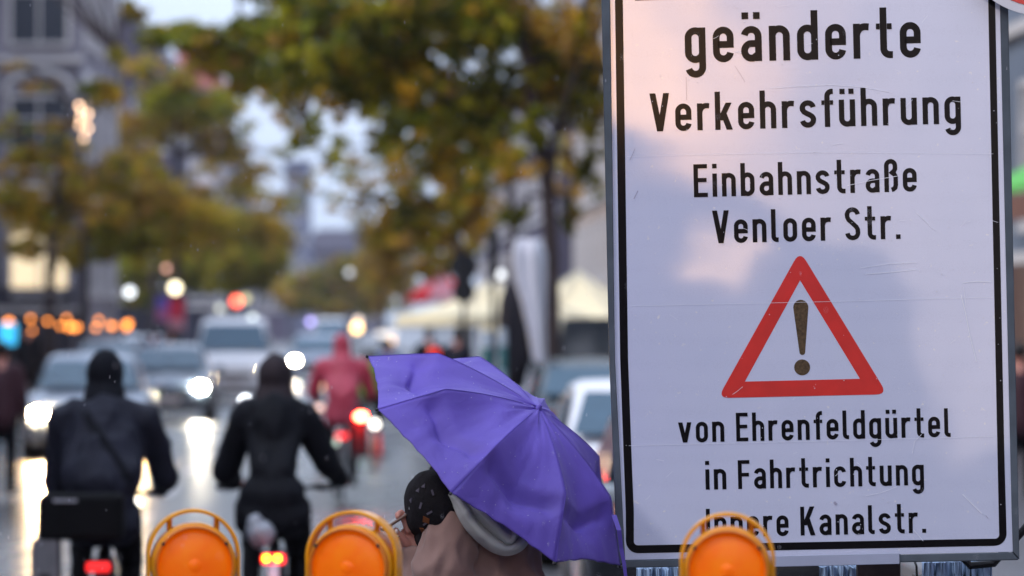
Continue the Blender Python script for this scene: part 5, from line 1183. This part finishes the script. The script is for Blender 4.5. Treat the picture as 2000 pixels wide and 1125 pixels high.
# ---------------------------------------------------------------- buildings
_win = {}
def window_meshes(w, h, arch, lit):
    k = (round(w, 2), round(h, 2), arch, lit)
    if k in _win: return _win[k]
    f = MB(); t = .10
    for c, dd in (((-w / 2 - t / 2, -.04, 0), (t, .12, h + 2 * t)), ((w / 2 + t / 2, -.04, 0), (t, .12, h + 2 * t)), ((0, -.04, h / 2 + t / 2), (w, .12, t)), ((0, -.06, -h / 2 - t / 2), (w, .18, t)), ((0, -.03, .0), (.06, .08, h)), ((0, -.03, h * .2), (w, .07, .06))): f.box(c, dd)
    if arch:
        pts = [(w * .62 * cos(a), -.05, h / 2 + t + w * .42 * sin(a)) for a in [pi * k_ / 12 for k_ in range(13)]]; f.tube(pts, .09, 6)
    g_ = MB(); g_.box((0, -.005, 0), (w, .03, h))
    _win[k] = (f.mesh('window', M['frame_stone']), g_.mesh('pane', lamp_mat('lit window', (1, .76, .48), .75) if lit else M['glassdark']))
    return _win[k]
M['frame_stone'] = mat('pale window surround', lin(206, 204, 206), .6, var=.1)
def building(label, corner, width, depth_, height, m, rz, cols, rows, z0, dz, ww, wh, arch=False, lit=(), roof='flat', roofm=None, side=0, ground=None):
    """front facade runs from the corner along its local +X and looks to local -Y"""
    t = thing('building', label, 'building', corner, rz); b = MB()
    b.box((width / 2, depth_ / 2, height / 2), (width, depth_, height)); b.build('wall', m, t)
    for r in range(rows):
        b = MB(); b.box((width / 2, -.06, z0 - wh / 2 - .45 + r * dz), (width + .1, .14, .16)); b.build('string_course', M['frame_stone'], t)
    if ground is not None:
        b = MB(); b.box((width / 2, -.05, 1.5), (width * .94, .12, 2.6)); b.build('shop_front', ground, t)
    def put(x, y, z, rot, lt):
        f, g_ = window_meshes(ww, wh, arch, lt); o = link('window', f, t, (x, y, z)); o.rotation_euler.z = rot; link('pane', g_, o)
    for r in range(rows):
        for c in range(cols): put(width * (c + .5) / cols, -.0, z0 + r * dz, 0, (c, r) in lit)
    if side:
        n = int(depth_ / 3)
        for r in range(rows):
            for c in range(n): put(width if side > 0 else 0, depth_ * (c + .5) / n, z0 + r * dz, pi / 2 * side, (c + 100, r) in lit)
    rm = roofm or mat('dark slate', lin(70, 68, 84), .5)
    if roof == 'gable':       # ridge runs away from the viewer
        b = MB(); w2 = width / 2; rh = w2 * 1.5
        b.rings([[(-.3, -.3, height), (w2, -.3, height + rh), (width + .3, -.3, height)], [(-.3, depth_, height), (w2, depth_, height + rh), (width + .3, depth_, height)]]); b.build('roof', rm, t)
    elif roof == 'hip':
        b = MB(); b.rings([[(-.4, -.4, height), (width + .4, -.4, height), (width + .4, depth_ + .4, height), (-.4, depth_ + .4, height)], [(1.5, 2.5, height + 3), (width - 1.5, 2.5, height + 3), (width - 1.5, depth_ - 2.5, height + 3), (1.5, depth_ - 2.5, height + 3)]]); b.build('roof', rm, t)
    else:
        b = MB(); b.box((width / 2, depth_ / 2, height + .15), (width + .5, depth_ + .5, .3)); b.build('roof', rm, t)
    return t
STONE = mat('grey plaster', lin(134, 132, 144), .8, var=.4, scale=.55); STONE2 = mat('dark purple grey brick', lin(84, 80, 100), .8, var=.15, scale=1)
BRK = mat('dull red brick', lin(150, 84, 84), .8, var=.2, scale=2); PALE = mat('pale plaster', lin(196, 192, 200), .8, var=.3, scale=.6); PINKB = mat('rose plaster', lin(186, 150, 160), .8, var=.1, scale=.6)
WARMW = mat('warm grey plaster', lin(160, 142, 130), .8, var=.35, scale=.6)
SHOP = mat('dim shop front', lin(44, 48, 66), .3, var=.3, scale=.8)
def bx(px0, px1, s): d = F / s; return pos(px0, d), pos(px1, d), d
# left: grey facade with arched windows, faces down the street
x0, x1, d = bx(-330, 158, 72)
building('grey plastered corner house with arched windows at the far left', (x0, d, 0), x1 - x0, 14, 15, STONE, 0, 3, 4, 3.6, 3.4, 1.5, 1.9, True, roof='flat', side=1, ground=SHOP, lit=((2, 0),))
x0, x1, d = bx(166, 330, 46)
building('dark gabled house whose roof makes a notch of sky, left of the trees', (x0, d, 0), x1 - x0, 14, 12.5, STONE2, 0, 2, 3, 4.0, 3.2, 1.1, 1.7, False, roof='gable', side=1, ground=SHOP)
x0, x1, d = bx(318, 420, 40)
building('pale house with rose upper storey behind the olive tree on the left', (x0, d, 0), x1 - x0, 16, 13.2, PALE, 0, 2, 3, 4.0, 3.4, 1.2, 2.0, False, roof='hip', roofm=BRK, side=1, ground=SHOP)
x0, x1, d = bx(385, 470, 32)
building('pale grey house further along the left side', (x0, d, 0), x1 - x0, 20, 11, STONE, 0, 2, 3, 4.0, 3.0, 1.2, 1.8, False, roof='hip', side=1, ground=SHOP)
x0, x1, d = bx(470, 560, 22)
building('low dark house near the end of the left side', (x0, d, 0), x1 - x0, 30, 9, STONE2, 0, 3, 2, 4.0, 3.0, 1.2, 1.8, False, roof='hip', side=1)
x0, x1, d = bx(556, 602, 16)
building('slim grey tower block standing above the end of the street', (x0, d, 0), x1 - x0, 12, 21, mat('blue grey tower', lin(104, 112, 140), .8), 0, 2, 5, 5, 3.4, .9, 1.4, False, roof='flat')
x0, x1, d = bx(596, 740, 14)
building('long low building closing the end of the street', (x0, d, 0), x1 - x0, 14, 11.5, STONE2, 0, 6, 3, 3.0, 3.2, 1.0, 1.6, False, roof='hip')
# right row: seen obliquely, their fronts look across the street
def right_house(label, lat, d0, length, height, m, lit=(), cols=4, rows=4, shop=SHOP, roof='flat'):
    c = ST(lat, d0 + length); return building(label, (c.x, c.y, 0), length, 12, height, m, HEAD - pi / 2, cols, rows, 4.2, 3.2, 1.2, 1.9, False, lit=lit, roof=roof, ground=shop, side=1)
right_house('warm grey house on the right behind the large tree', 9.6, 96, 18, 14, WARMW, cols=5)
right_house('pale house on the right beyond the warm grey one', 9.4, 118, 20, 15, PALE, cols=5)
right_house('rose house on the right beyond the pale one', 9.2, 142, 26, 13, PINKB, cols=7)
right_house('brown house on the right row before its end', 9.0, 172, 40, 13, WARMW, cols=10)
right_house('dark house at the far end of the right row', 8.6, 216, 120, 12, STONE2, cols=20, rows=3)
right_house('slate blue house past the right edge of the board', 9.6, 56, 34, 14, mat('slate blue plaster', lin(104, 116, 134), .8, var=.3, scale=.6), cols=7, shop=mat('brown shop front', lin(92, 62, 52), .5, var=.3))
for k, (a, ln) in enumerate(((-104, 38), (-64, 40), (-22, 38), (18, 36))):
    right_house(('pale', 'warm grey', 'rose', 'grey')[k] + ' house of the right row beside or behind the viewpoint', 10.2, a, ln, 15, (PALE, WARMW, PINKB, STONE)[k], cols=8)
for k, (a, ln) in enumerate(((-104, 38), (-62, 42), (-18, 44), (28, 46), (76, 48), (126, 40))):
    c = ST(-12.5, a)
    building(('pale', 'warm grey', 'rose', 'grey', 'cream-grey', 'dull')[k] + ' house of the left row beside or behind the viewpoint', (c.x, c.y, 0), ln, 12, 15, (PALE, WARMW, PINKB, STONE, PALE, WARMW)[k], HEAD + pi / 2, 9, 4, 4.2, 3.2, 1.2, 1.9, False, ground=SHOP, side=0)
t = thing('awning', 'green awning seen past the right edge of the board', 'awning', ST(8.8, 66)); t.rotation_euler.z = HEAD - pi / 2
b = MB(); b.rings([[(-4, .8, 4.4), (-4, -.9, 3.5), (-4, -.9, 3.42), (-4, .8, 4.3)], [(4, .8, 4.4), (4, -.9, 3.5), (4, -.9, 3.42), (4, .8, 4.3)]]); b.build('canvas', mat('green canvas', lin(96, 190, 84), .7), t)
b = MB(); b.box((0, -.9, 3.25), (8, .02, .3)); b.build('valance', mat('brown valance', lin(120, 80, 70), .7), t)
# houses behind the viewer: they appear only in the gloss of the board
def back_house(label, x, y, w, h, rh, m, off=.5):
    t = thing('building', label, 'building', (x, y, 0)); b = MB(); b.box((w / 2, -5, h / 2), (w, 10, h)); b.build('wall', m, t)
    b = MB(); r = w * off; b.rings([[(-.4, .3, h), (r, .3, h + rh), (w + .4, .3, h)], [(-.4, -10, h), (r, -10, h + rh), (w + .4, -10, h)]]); b.build('roof', mat('grey slate', lin(120, 118, 140), .5), t)
    return t

HB = mat('rose plaster', lin(186, 150, 160), .8)
back_house('dark-roofed house behind the viewpoint, mirrored in the gloss of the board', -6.2, -75, 14.0, 13.2, 3.6, WARMW, .56)
back_house('lower house behind the viewpoint, mirrored low in the gloss of the board', 8.4, -78, 14, 10.5, 2.2, WARMW)

ag = thing('added_glow_wedge', 'added glowing wedge behind the viewpoint, mirrored left above the triangle', 'window', (3.78, -74.6, 0))  # made-up glowing wedge, puts a warm patch into the board's reflection
b = MB(); pts = [Vector((-.60, 0, 14.28)), Vector((.64, 0, 14.02)), Vector((-.02, 0, 13.76))]; b.rings([[p + Vector((0, -.1, 0)) for p in pts], pts]); b.build('pane', lamp_mat('added wedge glow', (1, .60, .32), 9), ag)  # this pane is the added glowing wedge, not a window

# ---------------------------------------------------------------- lamps and lights of the street
WARM, WHT, CRM, RED_, ORG, PUR_ = (1, .72, .42), (.9, .95, 1), (1, .86, .56), (1, .12, .06), (1, .36, .06), (.5, .42, 1)
STL = 'street lamps glowing over the road'
for px, py, s_c, r, c, L_, lab in (
    (253, 570, 70, .13, WHT, 2.4, 'pale white street lamp above the silver car, right of the pinkish pair'),
    (342, 562, 70, .15, CRM, 4.0, 'cream street lamp just above the red and white banner'),
    (172, 550, 66, .15, (1, .72, .62), 3.6, 'bright pinkish street lamp, larger of the pair on the left'),
    (148, 546, 62, .12, (1, .8, .78), 2.0, 'dimmer pinkish street lamp, smaller of the pair on the left'),
    (198, 552, 60, .11, (1, .8, .7), 1.4, 'faint pink street lamp right of the pinkish pair'),
    (325, 524, 60, .09, (1, .5, .4), 1.8, 'dim small rose lamp high above the banner'),
    (480, 583, 60, .12, (.8, .7, .3), 1.3, 'dim olive lamp behind the red light over the van'),
    (430, 602, 60, .11, (.8, .82, .7), 1.3, 'dim grey lamp left above the roof of the white van'),
    (436, 632, 78, .09, WHT, 1.6, 'small white lamp at the van roof line, on the banner side'),
    (493, 622, 78, .09, (.9, 1, .9), 2.0, 'small white lamp at the van roof line, away from the banner'),
    (607, 628, 62, .09, PUR_, 3.0, 'violet lamp above the far pale car'),
    (697, 640, 62, .15, (1, .62, .22), 5.0, 'warm yellow lamp right of the far white van'),
    (700, 627, 60, .11, (1, .75, .6), 2.2, 'rosy lamp just over the warm yellow one'),
    (765, 667, 62, .10, (1, .55, .25), 3.0, 'orange lamp low over the top of the purple umbrella'),
    (5, 565, 70, .12, (1, .8, .75), 2.0, 'pale pink lamp at the very edge above the orange bulbs'),
    (683, 532, 50, .12, WHT, .9, 'faint white lamp among the brown trees at the end of the street'),
    (905, 530, 90, .09, WHT, 1.0, 'faint white lamp beside the round sign back'),
    (978, 536, 100, .08, WHT, 1.6, 'small white lamp by the pole of the traffic light'),
    (479, 783, 112, .07, WHT, 9.0, 'small white marker lamp low on the road beside the middle cyclist'),
    (655, 862, 175, .04, (.8, 1, .85), 3.0, 'small greenish white lamp by the wheel of the red-jacketed cyclist'),
    (268, 982, 330, .03, (1, .93, .85), 3.0, 'added white glow for a headlight reflection low between the left cyclist and the lamp'),  # added glowing ball, stands in for a headlight's reflection on the wet road
    (625, 754, 150, .05, (1, .55, .3), 3.0, 'small orange lamp at the elbow of the red-jacketed cyclist'),
    (624, 795, 150, .05, (1, .6, .5), 1.5, 'small rosy lamp below the orange one beside the red-jacketed cyclist'),
    (732, 828, 150, .05, (1, .95, .85), 5.0, 'small white lamp right of the bright red tail lamp')):
    glow_thing('street_lamp', lab, 'lamp', px, py, F / s_c, r, c, L_, STL)
glow_thing('traffic_light', 'glowing red traffic light above the white van', 'traffic light', 462, 588, F / 62, .15, RED_, 4.5)
glow_thing('market_lamp', 'small red round lamp behind the top of the umbrella', 'lamp', 848, 690, F / 150, .08, (1, .03, .02), .45)
p = P(755, 652, F / 62); t = thing('lit_sign', 'wide pale lit sign over the road behind the umbrella tip', 'lit sign', (p.x, p.y, 0))
b = MB(); b.box((0, 0, p.z), (.62, .08, .16)); b.build('panel', lamp_mat('lit sign face', (1, .93, .86), 1.0), t); b = MB(); b.tube([(0, .06, 0), (0, .06, p.z)], .03); b.build('post', M['dark_metal'], t)
p = P(15, 652, F / 100); t = thing('lit_advert', 'cyan lit advertising panel at the far left below the orange bulbs', 'lit sign', (p.x, p.y, 0))
b = MB(); b.box((0, 0, p.z), (.34, .08, .42)); b.build('panel', lamp_mat('cyan face', (.05, .55, 1), .9), t); b = MB(); b.tube([(0, .06, 0), (0, .06, p.z)], .04); b.build('post', M['dark_metal'], t)
# chain of orange bulbs on the left
d = F / 100; cz = hgt(608, d)
t = thing('string_light', 'chain of glowing orange bulbs hung along the left side above the parked cars', 'string light', (pos(130, d), d, 0)); o_ = Vector((pos(130, d), d, 0))
sp = [(12, 630), (24, 633), (18, 626), (60, 622), (62, 645), (93, 627), (118, 636), (130, 622), (140, 636), (152, 638), (134, 640), (146, 641), (193, 625), (187, 640), (215, 635), (221, 637), (245, 632), (250, 637), (252, 630), (247, 640)]
b = MB(); b.tube([P(-40, 598, d) - o_, P(60, 612, d) - o_, P(160, 606, d) - o_, P(280, 600, d) - o_], .012, 5); b.build('cable', M['rubber'], t)
for x in (-40, 280):
    q = P(x, 590, d) - o_; b = MB(); b.tube([(q.x, q.y, 0), q], .04); b.build('post', M['dark_metal'], t)
for i, (x, y) in enumerate(sp):
    q = P(x, y, d) - o_; b = MB(); b.ball(q, .042, 8); bulb = b.build('bulb', lamp_mat('orange bulb', (1, .30, .05), 7 if i % 3 else 4.5), t, True)
    b = MB(); b.tube([q + Vector((0, 0, .03)), Vector((q.x, q.y, cz))], .006, 4); b.build('lead', M['rubber'], bulb)
# hanging cluster of warm lamps over the left pavement
d = F / 84; t = thing('hanging_lights', 'bright vertical cluster of warm lights hanging high on the left', 'string light', (pos(162, d), d, 0)); o_ = Vector((pos(162, d), d, 0))
for x, y in ((155, 206), (160, 216), (172, 222), (158, 230), (168, 236), (155, 243), (172, 250), (162, 258), (168, 282), (171, 292), (173, 205), (163, 270)):
    q = P(x, y, d) - o_; b = MB(); b.ball(q, .05, 8); b.build('bulb', lamp_mat('warm bulb', (1, .62, .38), 6), t, True)
b = MB(); b.tube([(0, 0, 0), (0, 0, hgt(190, d))], .04); b.build('post', M['dark_metal'], t)
b = MB(); b.tube([P(163, 195, d) - o_, P(167, 295, d) - o_], .01, 5); b.build('cable', M['rubber'], t)
# red and white banner, purple sign
p = P(345, 605, F / 72); t = thing('hanging_banner', 'red banner fading to white below, hung under the cream lamp', 'banner', (p.x, p.y, 0)); z = p.z
for k, (c, zz) in enumerate(((lin(225, 40, 70), .18), (lin(225, 60, 90), -.10), (lin(220, 150, 165), -.38))):
    b = MB(); b.box((0, 0, z + zz), (.42, .03, .275)); b.build('cloth_band', mat('banner band %d' % k, c, .7), t)
b = MB(); b.tube([(0, .05, 0), (0, .05, z + .4)], .03); b.build('pole', M['dark_metal'], t)
p = P(318, 600, F / 70); t = thing('hanging_banner', 'violet and pink banner left of the red one', 'banner', (p.x, p.y, 0)); z = p.z
for k, (c, zz) in enumerate(((lin(110, 96, 190), .15), (lin(190, 110, 160), -.2))):
    b = MB(); b.box((0, 0, z + zz), (.36, .03, .34)); b.build('cloth_band', mat('violet band %d' % k, c, .7), t)
b = MB(); b.tube([(0, .05, 0), (0, .05, z + .4)], .03); b.build('pole', M['dark_metal'], t)
# damp air over the street
hm = bpy.data.materials.new('damp haze'); hm.use_nodes = True; n = hm.node_tree; n.nodes.remove(n.nodes['Principled BSDF'])
pv = n.nodes.new('ShaderNodeVolumePrincipled'); pv.inputs['Color'].default_value = (.80, .80, .95, 1); pv.inputs['Density'].default_value = .00016; pv.inputs['Anisotropy'].default_value = .3
n.links.new(pv.outputs[0], n.nodes['Material Output'].inputs['Volume'])
b = MB(); b.box((0, 450, 27), (900, 1200, 58)); tag(b.build('haze', hm), kind='stuff')
t = thing('red_reflection_bar', 'added red reflection bar right of the rider in the dull red jacket', 'reflection bar', street_xy(735, 137))  # added glowing bar, stands in for a red reflection on the wet road
b = MB(); d = F / 137; b.tube([(0, 0, 0), (0, 0, hgt(846, d))], [.075, .06], 12); b.build('shaft', lamp_mat('red reflection glow', (1, .05, .06), .35), t); b = MB(); b.tube([(0, 0, 0), (0, 0, .04)], .16, 16); b.build('added_bar_foot', M['rubber'], t)  # shaft and foot of the added red reflection bar
# rain
b = MB(); rr_ = random.Random(12)
for _ in range(420):
    d = rr_.uniform(9, 24); q = P(rr_.uniform(-50, 2050), rr_.uniform(-50, 1180), d); b.tube([q, q + Vector((.0003, 0, .007))], [.0006, .0004], 4)
tag(b.build('rain', DROP), kind='stuff')
